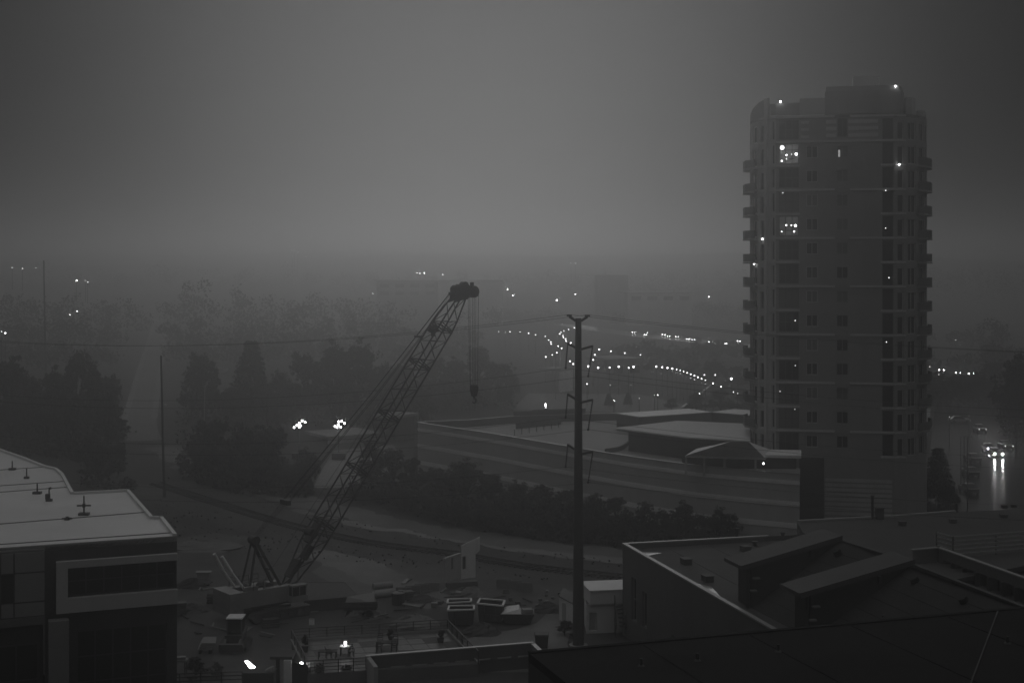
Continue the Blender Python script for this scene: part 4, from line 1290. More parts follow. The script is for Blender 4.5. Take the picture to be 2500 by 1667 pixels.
MB().tube(up, up + V(0, 0, 12.0), 0.12, 0.07, 6).ball(up + V(0, 0, 12.05), .14, 6, 4).build('shaft', M_CONC, ul)

# ------------------------------------------------------------------ crawler crane
AZ = math.radians(38)
ch = V(math.cos(AZ), math.sin(AZ), 0)               # the way the boom points, level
cw = V(-math.sin(AZ), math.cos(AZ), 0)              # across the boom
FOOT = V(-21.35, 134.0, 2.3)
TIP = V(-5.05, 147.3, 30.0)
cc = FOOT - ch * 1.6                                 # slewing centre
crane = thing('crawler_crane', 'crawler crane with a tall lattice boom over the construction yard', 'crane', (cc.x, cc.y, 0))
def C(f, a, z):
    p = cc + ch * f + cw * a
    return V(p.x, p.y, z)
def cbox(mb, f0, f1, a0, a1, z0, z1):
    return mb.prism([C(f0, a0, 0)[:2], C(f1, a0, 0)[:2], C(f1, a1, 0)[:2], C(f0, a1, 0)[:2]], z0, z1)
for s in (-1, 1):
    t = MB()
    prof = [(-3.1, .55), (-2.8, .95), (2.8, .95), (3.1, .55), (2.8, .08), (-2.8, .08)]
    t.hexa([C(f, s * 1.9 - .42, z) for f, z in prof], [C(f, s * 1.9 + .42, z) for f, z in prof])
    for i in range(18):
        f = -2.7 + i * .32
        cbox(t, f, f + .2, s * 1.9 - .46, s * 1.9 + .46, .952, 1.0)
    to = t.build('crawler_track', M_DARKSTEEL, crane)
    for i in range(7):
        f = -2.6 + i * .87
        MB().tube(C(f, s * 1.9 - .5, .5), C(f, s * 1.9 + .5, .5), .36 if i in (0, 6) else .25, None, 10).build('road_wheel', M_STEEL, to)
cbox(MB(), -1.4, 1.4, -1.45, 1.45, .5, 1.15).tube(C(0, 0, 1.15), C(0, 0, 1.4), 1.1, 1.1, 16).build('carbody', M_DARKSTEEL, crane)
h = MB()
cbox(h, -3.6, 1.6, -1.5, -.75, 1.42, 2.9); cbox(h, -3.6, 1.4, .75, 1.5, 1.42, 2.9); cbox(h, -3.6, 1.4, -.749, .749, 1.42, 2.2)
h.build('machinery_house', M_CRANE_W, crane)
MB().slab_on(C(-3.6, -1.5, 0)[:2], C(1.6, -1.5, 0)[:2], .8, 4.9, 1.32, 1.45, -.4, .02).build('house_skirt', M_BLACK, crane)
cwt = MB()
for i in range(4):
    cbox(cwt, -5.0, -3.65, -1.75 + .02 * (i % 2), 1.75 - .02 * (i % 2), .9 + i * .52, 1.4 + i * .52)
cwt.build('counterweight', M_CRANE_W, crane)
cab = cbox(MB(), 1.0, 2.7, -2.35, -1.55, 1.45, 2.0)
cbox(cab, 1.0, 2.6, -2.35, -1.55, 2.85, 3.0)
for f, a in ((1.03, -2.32), (1.03, -1.58), (2.5, -2.32), (2.5, -1.58), (1.8, -2.32)):
    cbox(cab, f - .04, f + .04, a - .03, a + .03, 2.0, 2.85)
co = cab.build('cab', M_CRANE_W, crane)
cbox(MB(), 1.08, 2.45, -2.30, -1.60, 2.0, 2.84).build('cab_glass', M_GLASS, co)
for f, a, r, n in ((-.6, 0, .55, 'boom_winch'), (-2.2, 0, .5, 'hoist_winch')):
    MB().tube(C(f, -.7, 2.7), C(f, .7, 2.7), r, r, 14).build(n, M_DARKSTEEL, crane)
eng = cbox(MB(), -3.3, -2.0, -1.4, -.9, 2.902, 3.25)
eng.tube(C(-1.2, -1.1, 2.9), C(-1.2, -1.1, 3.6), .1, .1).build('exhaust_stack', M_CRANE_W, crane)
hand = MB()
for a in (-1.45, 1.45):
    for f in (-3.5, -2.5, -1.5, -.5):
        hand.tube(C(f, a, 2.9), C(f, a, 3.75), .025, None, 5)
    for z in (3.3, 3.75):
        hand.tube(C(-3.5, a, z), C(-.5, a, z), .025, None, 5)
hand.build('handrail', M_DARKSTEEL, crane)
# gantry
GT = C(-1.7, 0, 7.1)
gm = MB()
for s in (-1, 1):
    gm.beam(C(.6, s * .85, 2.9), GT + cw * s * .45, .2, .24)
    gm.beam(C(-2.6, s * .85, 2.9), GT + cw * s * .45, .15, .18)
gm.beam(GT - cw * .55, GT + cw * .55, .3, .5)
for z in (4.4, 5.6):
    t = (z - 2.9) / (7.1 - 2.9)
    gm.beam(C(.6, -.85, 2.9).lerp(GT - cw * .45, t), C(.6, .85, 2.9).lerp(GT + cw * .45, t), .12)
go = gm.build('gantry', M_DARKSTEEL, crane)
MB().tube(GT - cw * .5 + V(0, 0, .15), GT + cw * .5 + V(0, 0, .15), .42, .42, 14).build('sheave', M_DARKSTEEL, go)
bs = MB()
for s in (-1, 1):
    bs.tube(C(-3.1, s * 1.1, 2.9), C(-4.4, s * .95, 4.7), .13).tube(C(-4.45, s * .95, 4.77), C(-5.35, s * .75, 6.3), .16)
bs.build('backstay', M_WHITE, crane)

# lattice boom: four chords and lacing
bd = (TIP - FOOT).normalized()
BL = (TIP - FOOT).length
bn = cw.cross(bd)
if bn.z < 0:
    bn = -bn                                       # the upper face of the boom
def chord(s, a, b):
    """Point on chord (a, b = +-1) at s metres up the boom, with tapered ends."""
    hw = 0.85
    w = min(1.0, max(0.0, (s - 0.0) / 5.0)) if s < 5 else min(1.0, 0.45 + 0.55 * (BL - s) / 4.0)
    ww = 0.62 + 0.38 * min(1, s / 5.0) if s < 5 else max(.45, w)
    wd = 0.25 + 0.75 * min(1, s / 5.0) if s < 5 else max(.5, w)
    return FOOT + bd * s + cw * a * hw * ww + bn * b * hw * wd
def part_section(name, s0, s1, first):
    m = MB()
    n = max(2, round((s1 - s0) / 1.25))
    for a in (-1, 1):
        for b in (-1, 1):
            pts = [chord(s0 + (s1 - s0) * i / n, a, b) for i in range(n + 1)]
            m.path(pts, .085, 6)
    for i in range(n):
        t0, t1 = s0 + (s1 - s0) * i / n, s0 + (s1 - s0) * (i + 1) / n
        f = i % 2
        for b in (-1, 1):
            m.tube(chord(t0, -1 if f else 1, b), chord(t1, 1 if f else -1, b), .038, None, 4)
        for a in (-1, 1):
            m.tube(chord(t0, a, -1 if f else 1), chord(t1, a, 1 if f else -1), .038, None, 4)
    for s in (s0 + .12, s1 - .12):
        c = [chord(s, *q) for q in ((-1, -1), (1, -1), (1, 1), (-1, 1))]
        for i in range(4):
            m.tube(c[i], c[(i + 1) % 4], .055, None, 5)
        m.tube(c[0], c[2], .04, None, 4)
    return m.build('boom_section', M_DARKSTEEL, crane)
secs = [0, 7.0, 13.2, 19.4, 25.6, 30.2, BL - .6]
for i, (a, b) in enumerate(zip(secs, secs[1:])):
    part_section('boom', a, b, i == 0)
# plates, winches and walkway at the butt
bt = MB()
for s0, s1, a0, a1, b in ((4.6, 6.6, -.8, .2, .55), (3.2, 4.6, -.3, .75, -.3), (1.0, 2.8, -.55, .55, .2)):
    o = [FOOT + bd * s + cw * a + bn * b for s, a in ((s0, a0), (s1, a0), (s1, a1), (s0, a1))]
    bt.hexa(o, [p + bn * .4 for p in o])
bt.build('butt_plate', M_DARKSTEEL, crane)
MB().tube(FOOT + bd * 5.6 - cw * .6 + bn * .75, FOOT + bd * 5.6 + cw * .6 + bn * .75, .45, .45, 12).build('auxiliary_winch', M_DARKSTEEL, crane)
sp = FOOT + bd * 29.3 + bn * .95
MB().tube(sp - cw * .55, sp - cw * .05, .42, .42, 12).beam(sp - cw * .8 - bn * .3, sp + cw * .8 - bn * .3, .3, .2).box(sp - cw * .75 - bd * .5, (.4, .4, .6)).build('guide_sheave', M_DARKSTEEL, crane)
# head
hd = MB()
up_p = TIP + bn * .55 - bd * .3
o = []
for s in (-1, 1):
    side = cw * s * .48
    ring = [TIP - bd * 1.7 + bn * .5, TIP - bd * .7 + bn * 1.05, TIP + bd * .25 + bn * .85, TIP + bd * .75 + bn * .1, TIP + bd * .6 - bn * .6, TIP - bd * .5 - bn * .7]
    hd.hexa([p + side - cw * .05 for p in ring], [p + side + cw * .05 for p in ring])
hd.beam(TIP - bd * 1.0 + bn * .9 - cw * .55, TIP - bd * 1.0 + bn * .9 + cw * .55, .35, .3)
ho = hd.build('boom_head', M_DARKSTEEL, crane)
for c, r, w in ((TIP + bd * .25 - bn * .45 + ch * .55, .62, .55), (TIP - bd * .4 + bn * .75, .5, .5), (TIP + bd * .55 + bn * .3, .36, .35)):
    MB().tube(c - cw * w, c + cw * w, r, r, 16).build('head_sheave', M_DARKSTEEL, ho)
hs = TIP + bd * .25 - bn * .45 + ch * .55
MB().prism([(hs.x - .15, hs.y - .2), (hs.x + .25, hs.y - .2), (hs.x + .25, hs.y + .2), (hs.x - .15, hs.y + .2)], hs.z + .55, hs.z + .98).build('anti_two_block', M_DARKSTEEL, ho)
# pendants: paired lines from the head to the bridle, reeved ropes on to the gantry
PT = TIP - bd * .9 + bn * 1.0
BR = GT.lerp(PT, .145)
for s in (-1, 1):
    for k in (0, 1):
        MB().path([BR + cw * s * (.45 + .22 * k), BR.lerp(PT, .5) + cw * s * (.4 + .18 * k) - V(0, 0, .25 + .1 * k), PT + cw * s * (.32 + .14 * k)], .032, 5).build('pendant_rope', M_CABLE, crane)
bo = MB().beam(BR - cw * .7, BR + cw * .7, .4, .45).build('bridle', M_DARKSTEEL, crane)
for i in range(6):
    a = -.5 + i * .2
    MB().tube(BR + cw * a, GT + cw * a * .8 + V(0, 0, .4), .016, None, 4).build('reeving_rope', M_CABLE, crane)
node = BR.lerp(PT, .78) - V(0, 0, .12)
MB().beam(node - cw * .7, node + cw * .7, .12, .2).build('pendant_link', M_DARKSTEEL, crane)
# hoist line along the boom, falls and hook block
MB().tube(C(-.6, .2, 3.2), PT + V(0, 0, .2), .02, None, 4).build('hoist_rope', M_CABLE, crane)
HB = hs + V(.28, 0, 0)
HB.z = at(1155, 958, 147.5).z
for i, (dx, dy) in enumerate(((-.36, -.2), (-.16, .2), (0.0, -.2), (.14, .2), (.36, -.2))):
    MB().tube((HB.x + dx, HB.y + dy, HB.z + .5), (hs.x + .28 + dx * 1.25, hs.y + dy * 1.2, hs.z - .2), .024, None, 4).build('hoist_rope', M_CABLE, crane)
MB().tube((hs.x - .35, hs.y, hs.z - .3), (HB.x - .42, HB.y, HB.z + .3), .018, None, 4).build('hoist_rope', M_CABLE, crane)
prof = [(.30, .78), (.44, .62), (.44, .25), (.34, -.2), (.26, -.42)]
hb = MB()
for (r0, z0), (r1, z1) in zip(prof, prof[1:]):
    hb.hexa([(HB.x + x * r1, HB.y + y * r1 * .7, HB.z + z1) for x, y in ((-1, -1), (1, -1), (1, 1), (-1, 1))], [(HB.x + x * r0, HB.y + y * r0 * .7, HB.z + z0) for x, y in ((-1, -1), (1, -1), (1, 1), (-1, 1))])
hbo = hb.build('hook_block', M_DARKSTEEL, crane)
hk = MB().tube((HB.x, HB.y, HB.z - .4), (HB.x, HB.y, HB.z - .62), .14, .12, 8)
ring = []
for i in range(11):
    a = math.radians(110 - i * 27)
    ring.append(V(HB.x + .2 * math.cos(a), HB.y, HB.z - .88 + .26 * math.sin(a)))
for i, (p, q) in enumerate(zip(ring, ring[1:])):
    hk.tube(p, q, .12 - .006 * i, .12 - .006 * (i + 1), 8)
hk.build('hook', M_DARKSTEEL, hbo)

# ------------------------------------------------------------------ construction yard
def heap(name, label, cat, px, py, wpx, hpx, m, seed, group=None, kind=None):
    p = on(px, py)
    w, h = wpx * p.y / FOC, hpx * p.y / FOC
    rng = random.Random(seed)
    mb = MB()
    NR, NA = 7, 18
    rows = []
    for j in range(NR + 1):
        t = j / NR
        row = []
        for i in range(NA):
            a = 2 * PI * i / NA
            r = (1 - t) * (1 + rng.uniform(-.12, .12))
            row.append(V(p.x + math.cos(a) * r * w / 2, p.y + math.sin(a) * r * w * .38, h * (1 - (1 - t) ** 1.7) * rng.uniform(.88, 1.06) if j else -.03))
        rows.append(row)
    n = len(mb.v)
    for row in rows:
        mb.v += row
    for j in range(NR):
        for i in range(NA):
            k = (i + 1) % NA
            mb.f.append((n + j * NA + i, n + j * NA + k, n + (j + 1) * NA + k, n + (j + 1) * NA + i))
    o = mb.build(name, m, loc=p, smooth=False)
    return tag(o, label, cat, group)
heap('gravel_pile', 'pale heap of gravel behind the terrace railing', 'gravel pile', 1010, 1524, 130, 27, M_PALE_DIRT, 1)
heap('dirt_mound', 'dark mound of spoil at the edge of the pale concrete apron', 'dirt mound', 1175, 1545, 96, 28, M_DIRT, 2)
heap('dirt_mound', 'low dark mound between the gravel pile and the dumpsters', 'dirt mound', 1030, 1466, 80, 16, M_DIRT, 3)
heap('dirt_mound', 'small mound of rubble left of the steel pole kiosk', 'dirt mound', 1335, 1490, 90, 22, M_DIRT, 4)
heap('dirt_mound', 'low dirt mound at the yard edge behind the excavator', 'dirt mound', 470, 1490, 90, 18, M_DIRT, 5)
heap('rubble_heap', 'broken rubble heap with pale blocks below the white mock-up wall', 'rubble heap', 1150, 1452, 70, 22, M_CONC_D, 6)
brng = random.Random(9)
for i in range(34):
    x, y = brng.choice(((1000, 1440), (1110, 1450), (1165, 1455), (1220, 1440), (900, 1475), (1045, 1480), (1320, 1480), (1350, 1450)))
    x, y = x + brng.gauss(0, 24), y + brng.gauss(0, 8)
    p = on(x, y)
    s = brng.uniform(.25, .7)
    b = MB()
    c = [V(p.x + sx * s * brng.uniform(.35, .6), p.y + sy * s * brng.uniform(.35, .6), z * s * brng.uniform(.5, .8) if z else -.02) for z in (0, 1) for sx, sy in ((-1, -1), (1, -1), (1, 1), (-1, 1))]
    b.hexa(c[:4], c[4:])
    tag(b.build('rubble_block', brng.choice((M_CONC, M_CONC_D, M_PALE_DIRT)), loc=p), 'broken block of rubble lying about the construction yard', 'rubble block', 'rubble blocks in the yard')

# white mock-up wall corner with a window hole
mk = on(1090, 1434)
mo = thing('mockup_wall', 'white free standing wall corner with a window hole in the yard', 'wall', mk)
k0, k1, k2 = on(1087, 1435), on(1126, 1420), on(1161, 1416)
s0 = at(1087, 1362, k0.y).z
wA = MB().wall((k0.x, k0.y), (k1.x, k1.y), 0.5, s0 - .2, [(1.2, 1.6, 1.6, 3.0)], .2)
wA.slab_on((k0.x, k0.y), (k1.x, k1.y), 0, (k1 - k0).length, s0 - .2, s0, -.22, .05)
wA.build('wall', M_SURROUND, mo)
wB = MB().wall((k1.x, k1.y), (k2.x, k2.y), 0.3, 3.6, [(.15, .55, 1.25, 2.6)], .2)
hh = at(1165, 1352, k2.y).z
wB.hexa([(k1.x, k1.y, 3.59), (k2.x, k2.y, 3.59), (k2.x, k2.y + .2, 3.59), (k1.x, k1.y + .2, 3.59)], [(k1.x, k1.y, 3.75), (k2.x, k2.y, 4.3), (k2.x, k2.y + .2, 4.3), (k1.x, k1.y + .2, 3.75)])
wB.hexa([(k2.x, k2.y, 2.7), (k2.x + .45, k2.y + .1, 3.1), (k2.x + .45, k2.y + .3, 3.1), (k2.x, k2.y + .2, 2.7)], [(k2.x, k2.y, 4.3), (k2.x + .45, k2.y + .1, 4.5), (k2.x + .45, k2.y + .3, 4.5), (k2.x, k2.y + .2, 4.3)])
wB.build('wall', M_WHITE, mo)
MB().wall((k1.x, k1.y + .22), (k2.x, k2.y + .22), .3, 3.6).wall((k0.x, k0.y + .25), (k1.x, k1.y + .25), .5, s0 - .2).build('backing', M_WALL_D, mo)
MB().box((mk.x + 1.5, mk.y + .7, .25), (3.2, .9, .5), .3).build('footing', M_CONC_D, mo)

# open dumpsters with pale rims
def dumpster(pts, h, label):
    q = [on(x, y, h) for x, y in pts]
    root = thing('dumpster', label, 'dumpster', (q[0].x, q[0].y, 0), 'open dumpsters in the yard')
    c = sum((V(p.x, p.y, 0) for p in q), V(0, 0, 0)) / 4
    body, rim = MB(), MB()
    for i in range(4):
        a, b = q[i], q[(i + 1) % 4]
        a0, b0 = a.lerp(V(c.x, c.y, h), .1), b.lerp(V(c.x, c.y, h), .1)
        body.quad((a0.x, a0.y, 0.15), (b0.x, b0.y, .15), (b.x, b.y, h), (a.x, a.y, h))
        body.quad((a0.x, a0.y, h - .02), (b0.x, b0.y, h - .02), (b0.x, b0.y, h - .9), (a0.x, a0.y, h - .9))
        rim.beam((a.x, a.y, h + .03), (b.x, b.y, h + .03), .18, .12)
        for t in (.25, .5, .75):
            p, p0 = a.lerp(b, t), a0.lerp(b0, t)
            body.beam((p0.x, p0.y, .2), (p.x, p.y, h - .05), .1)
    body.quad(*[(p.x, p.y, h - .9) for p in q])
    body.build('bin', M_STEEL, root)
    rim.build('rim', M_BAND, root)
dumpster(((1166, 1473), (1227, 1479), (1232, 1466), (1172, 1461)), 1.7, 'long open dumpster with a pale rim, the one nearer the steel pole')
dumpster(((1094, 1490), (1157, 1488), (1157, 1478), (1096, 1479)), 1.5, 'open dumpster with a dull rim left of the brighter rimmed one')
dumpster(((1092, 1472), (1150, 1469), (1150, 1461), (1094, 1463)), 1.2, 'shallow dark skip behind the dull rimmed dumpster')
# covered skip with tarpaulin
sk = on(1262, 1522)
so = thing('covered_skip', 'dark skip heaped under a pale tarpaulin on the concrete apron', 'skip', sk)
MB().hexa([(sk.x + x, sk.y + y, .1) for x, y in ((-1.0, -.4), (1.2, -.4), (1.2, 1.2), (-1.0, 1.2))], [(sk.x + x, sk.y + y, 1.0) for x, y in ((-1.5, -.6), (1.6, -.6), (1.6, 1.5), (-1.5, 1.5))]).build('bin', M_DARKSTEEL, so)
MB().hexa([(sk.x + x, sk.y + y, 1.02) for x, y in ((-1.45, -.5), (.4, -.55), (.4, 1.4), (-1.45, 1.4))], [(sk.x + x, sk.y + y, z) for x, y, z in ((-1.2, -.2, 1.15), (.2, -.3, 1.4), (.2, 1.1, 1.5), (-.9, 1.1, 1.35))]).build('tarpaulin', M_WHITE, so)
MB().box((sk.x + .95, sk.y + .3, 1.16), (.9, .8, .3), .2).build('crate', M_CONC, so)
# dark site shed with lean-to tarps beside it
sh = [on(752, 1421, 1.1), on(842, 1421, 1.1), on(876, 1454, 1.1), on(742, 1466, 1.1)]
sd = thing('site_shed', 'dark flat roofed site shed right of the crane tracks', 'shed', (sh[3].x, sh[3].y, 0))
MB().quad(*[(p.x, p.y, 1.1) for p in reversed(sh)]).build('roof', M_DARKWALL, sd)
sw = MB()
for a, b in ((sh[3], sh[2]), (sh[2], sh[1]), (sh[1], sh[0]), (sh[0], sh[3])):
    sw.wall((a.x, a.y), (b.x, b.y), 0, 1.08)
sw.build('wall', M_DARKWALL, sd)
e = MB()
for a, b in ((sh[3], sh[2]), (sh[0], sh[1]), (sh[1], sh[2])):
    e.beam((a.x, a.y, 1.1), (b.x, b.y, 1.1), .06)
e.build('roof_edge', M_CONC_D, sd)
tl = on(880, 1500)
to = thing('flatbed_trailer', 'flatbed trailer heaped with pipes under pale tarps right of the site shed', 'trailer', tl)
MB().box((tl.x, tl.y, .75), (3.0, 1.6, .25), .1).build('bed', M_DARKSTEEL, to)
for dx in (-.9, .9):
    for dy in (-.8, .8):
        MB().tube((tl.x + dx, tl.y + dy - .12, .35), (tl.x + dx, tl.y + dy + .12, .35), .35, .35, 10).build('wheel', M_BLACK, to)
tp = MB()
a = [at(838, 1456, tl.y), at(876, 1447, tl.y + .6), at(905, 1447, tl.y + 1.2), at(915, 1445, tl.y + 1.2)]
tp.hexa([(tl.x - 1.5, tl.y - .7, .9), (tl.x + 1.4, tl.y - .7, .9), (tl.x + 1.4, tl.y + .8, .9), (tl.x - 1.5, tl.y + .8, .9)], [(tl.x - 1.2, tl.y - .3, 1.75), (tl.x + .2, tl.y - .3, 1.5), (tl.x + 1.2, tl.y + .6, 2.0), (tl.x - .9, tl.y + .6, 1.6)])
tp.build('tarpaulin', M_CONC, to)
for i in range(4):
    MB().tube((tl.x - 1.6, tl.y - 1.0 - .05 * i, .95 + .14 * i), (tl.x + 1.7, tl.y - .9 - .04 * i, .98 + .15 * i), .07).build('pipe', M_STEEL, to)
for x, y, d in ((862, 1496, 1.5), (905, 1490, 1.1)):
    p = on(x, y)
    heap('debris_pile', 'jumbled debris pile beside the flatbed trailer', 'debris pile', x, y + 8, 44, 20, M_CONC_D, int(x), 'debris piles beside the trailer')
p = on(972, 1474)
bar = thing('storage_tank', 'upright dark tank with a pale lid left of the rubble', 'tank', p)
MB().tube(p, p + V(0, 0, 1.1), .62, .62, 14).build('drum', M_DARKSTEEL, bar)
MB().tube(p + V(.05, 0, 1.1), p + V(.05, 0, 1.2), .6, .45, 14).box(p + V(.3, 0, 1.28), (.6, .3, .12), -.4).build('lid', M_CONC, bar)
p = on(761, 1524)
bx = thing('pale_box', 'small pale box in the dark yard below the crane', 'box', p)
MB().box(p + V(0, 0, .25), (.46, .3, .5)).build('carton', M_WHITE, bx)
MB().box(p + V(0, 0, .52), (.48, .32, .035)).build('lid', M_CONC, bx)

# compact excavator-like loader
lo = on(575, 1582)
ld = thing('track_loader', 'dark compact track loader with a pale cab roof in the yard', 'loader', lo)
for s in (-1, 1):
    MB().hexa([(lo.x + s * .95 - .22, lo.y + y, z) for y, z in ((-1.2, .1), (1.2, .1), (1.5, .45), (1.2, .75), (-1.2, .75), (-1.5, .45))], [(lo.x + s * .95 + .22, lo.y + y, z) for y, z in ((-1.2, .1), (1.2, .1), (1.5, .45), (1.2, .75), (-1.2, .75), (-1.5, .45))]).build('track', M_BLACK, ld)
    MB().beam((lo.x + s * .75, lo.y + 1.1, 1.6), (lo.x + s * .62, lo.y - 1.7, .75), .16, .26).build('lift_arm', M_CONC_D, ld)
MB().box((lo.x, lo.y + .2, .95), (1.45, 2.4, .8)).build('body', M_DARKSTEEL, ld)
cbn = MB()
for dx in (-.6, .6):
    for dy in (-.5, .8):
        cbn.box((lo.x + dx, lo.y + dy, 2.0), (.1, .1, 1.3))
co = cbn.build('cab_frame', M_STEEL, ld)
MB().box((lo.x, lo.y + .15, 2.68), (1.4, 1.55, .1)).build('cab_roof', M_WHITE, co)
MB().box((lo.x, lo.y + .15, 2.0), (1.1, 1.2, 1.28)).build('cab_glass', M_GLASS, co)
MB().hexa([(lo.x + x, lo.y + y, .15) for x, y in ((-1.0, -1.75), (1.0, -1.75), (1.0, -1.6), (-1.0, -1.6))], [(lo.x + x, lo.y + y, .9) for x, y in ((-1.0, -2.2), (1.0, -2.2), (1.0, -1.7), (-1.0, -1.7))]).build('bucket', M_STEEL, ld)

# white kiosk buildings at the foot of the steel pole
kb = thing('white_kiosk', 'small white flat roofed building beside the foot of the steel pole', 'building', on(1432, 1545))
KD = on(1432, 1546).y
a, b = at(1432, 1546, KD), at(1530, 1541, KD + .6)
A, B = (a.x, a.y), (b.x, b.y)
L = (b - a).length
zt, zm = at(1440, 1442, KD).z, at(1440, 1474, KD).z
MB().wall(A, B, -.05, zm, [(.22, .98, .25, 1.85)], .15).wall((a.x - .02, a.y + 3.5), A, -.05, zm).build('wall', M_WHITE, kb)
MB().slab_on(A, B, .3, .9, .3, 1.8, -.17, -.1).build('door', M_STUCCO, kb)
MB().slab_on(A, B, .27, L + 2, zm + .002, zt, -3.4, .25).build('parapet', M_WHITE, kb)
MB().slab_on(A, B, .2, L + 2, zt + .002, zt + .1, -3.5, .32).build('roof_edge', M_WHITE, kb)
st = MB()
for i in range(6):
    st.slab_on(A, B, 2.6, 3.4, .3 * i + 1.0, .3 * i + 1.08, .3 + .28 * (5 - i), .6 + .28 * (5 - i))
for s in (2.55, 3.42):
    p0, p1 = a + (b - a).normalized() * s - V(0, 2.0, 0), a + (b - a).normalized() * s - V(0, .3, 0)
    st.beam((p0.x, p0.y, 1.7), (p1.x, p1.y, 3.4), .06).beam((p0.x, p0.y, .9), (p1.x, p1.y, 2.5), .1, .2)
    for t in (0, .5, 1):
        q = p0.lerp(p1, t)
        st.beam((q.x, q.y, 0), (q.x, q.y, 1.7 + 1.7 * t), .05)
st.build('outside_stair', M_DARKSTEEL, kb)
k2 = thing('white_shed', 'narrow white gabled shed just left of the steel pole', 'shed', on(1366, 1520))
a, b = on(1365, 1513), on(1402, 1524)
za, zb = at(1365, 1455, a.y).z, at(1402, 1478, b.y).z
w = MB()
w.hexa([(a.x, a.y, 0), (b.x, b.y, 0), (b.x + .6, b.y + 3, 0), (a.x + .6, a.y + 3, 0)], [(a.x, a.y, za), (b.x, b.y, zb), (b.x + .6, b.y + 3, zb), (a.x + .6, a.y + 3, za)])
w.build('wall', M_WHITE, k2)
MB().hexa([(a.x - .05, a.y - .12, za + .02), (b.x + .1, b.y - .12, zb + .02), (b.x + .7, b.y + 3.1, zb + .02), (a.x + .5, a.y + 3.1, za + .02)], [(a.x - .05, a.y - .12, za + .1), (b.x + .1, b.y - .12, zb + .1), (b.x + .7, b.y + 3.1, zb + .1), (a.x + .5, a.y + 3.1, za + .1)]).build('roof', M_CONC_D, k2)
MB().slab_on((a.x, a.y), (b.x, b.y), .45, .95, .05, 1.7, .0, .04).build('door', M_STUCCO, k2)
p = on(1383, 1548)
tree('shrub', 1380, 1550, 1512, 46, 'black rounded bush at the door of the white shed', None)
p = on(1322, 1580)
gbn = thing('refuse_bin', 'square dark refuse bin standing on the concrete apron', 'bin', p)
MB().hexa([(p.x + x * .5, p.y + y * .5, .1) for x, y in ((-1, -1), (1, -1), (1, 1), (-1, 1))], [(p.x + x * .58, p.y + y * .58, 1.1) for x, y in ((-1, -1), (1, -1), (1, 1), (-1, 1))]).build('body', M_DARKSTEEL, gbn)
MB().hexa([(p.x + x * .62, p.y + y * .62, 1.1) for x, y in ((-1, -1), (1, -1), (1, 1), (-1, 1))], [(p.x + x * .55, p.y + y * .6, 1.24) for x, y in ((-1, -1), (1, -1), (1, 1), (-1, 1))]).build('lid', M_STEEL, gbn)

# odds and ends strewn over the yard: planks, pipes and sheets
for i in range(46):
    x, y = brng.choice(((980, 1420), (1060, 1462), (1120, 1440), (1010, 1478), (900, 1500), (700, 1500), (480, 1530), (640, 1560), (1250, 1460), (1180, 1500), (520, 1440)))
    x, y = x + brng.gauss(0, 32), y + brng.gauss(0, 12)
    p = on(x, y)
    a = brng.uniform(0, PI)
    l = brng.uniform(.7, 2.6)
    d = V(math.cos(a), math.sin(a) * .6, 0) * l / 2
    if i % 3 == 0:
        o = MB().tube(p - d + V(0, 0, .1), p + d + V(0, 0, .16), .08, None, 8).build('pipe_length', brng.choice((M_STEEL, M_CONC)), loc=p)
        tag(o, 'length of pipe lying loose in the construction yard', 'pipe', 'loose pipes in the yard')
    else:
        o = MB().beam(p - d + V(0, 0, .08), p + d + V(0, 0, .08 + brng.uniform(0, .2)), brng.uniform(.12, .5), .06).build('plank', brng.choice((M_WOOD, M_CONC, M_PALE_DIRT, M_CONC_D)), loc=p)
        tag(o, 'loose plank lying in the construction yard', 'plank', 'loose planks in the yard')

heap('dirt_ridge', 'long pale ridge of heaped earth behind the crane backstays', 'earth ridge', 505, 1335, 190, 16, M_GRAVEL, 31)
heap('dirt_mound', 'dark earth mound between the office block and the crane tail', 'dirt mound', 470, 1430, 90, 20, M_GRASS, 32)
heap('dirt_mound', 'spread dark heap in front of the flatbed trailer', 'dirt mound', 940, 1520, 110, 16, M_DIRT, 33)
for i, (x, y) in enumerate(((985, 1452), (1008, 1448), (1031, 1444), (1054, 1441), (1230, 1432), (1256, 1436), (1282, 1441))):
    p = on(x, y)
    o = MB().hexa([(p.x + a, p.y + b, 0) for a, b in ((-.75, -.3), (.75, -.3), (.75, .3), (-.75, .3))], [(p.x + a, p.y + b, .8) for a, b in ((-.75, -.1), (.75, -.1), (.75, .1), (-.75, .1))]).build('concrete_barrier', M_CONC_D, loc=p)
    tag(o, 'dull concrete barrier block in a broken row across the yard', 'barrier', 'concrete barriers in the yard')
for i, (x, y) in enumerate(((930, 1452), (938, 1449), (934, 1446))):
    p = on(x, y + 6)
    d = V(.9, .45, 0)
    o = MB().tube(p - d + V(0, 0, .35 + (.6 if i == 2 else 0)), p + d + V(0, 0, .35 + (.6 if i == 2 else 0)), .34, None, 12).build('concrete_pipe', M_CONC, loc=p)
    tag(o, 'short fat concrete pipe stacked beside the haul path', 'pipe', 'concrete pipes by the haul path')
p = on(497, 1412)
o = MB().box(p + V(0, 0, .7), (1.6, .8, .1)).box(p + V(0, 0, .35), (1.2, .6, .6)).build('work_bench', M_CONC, loc=p)
tag(o, 'pale topped bench standing in the dark yard left of the crane', 'bench')
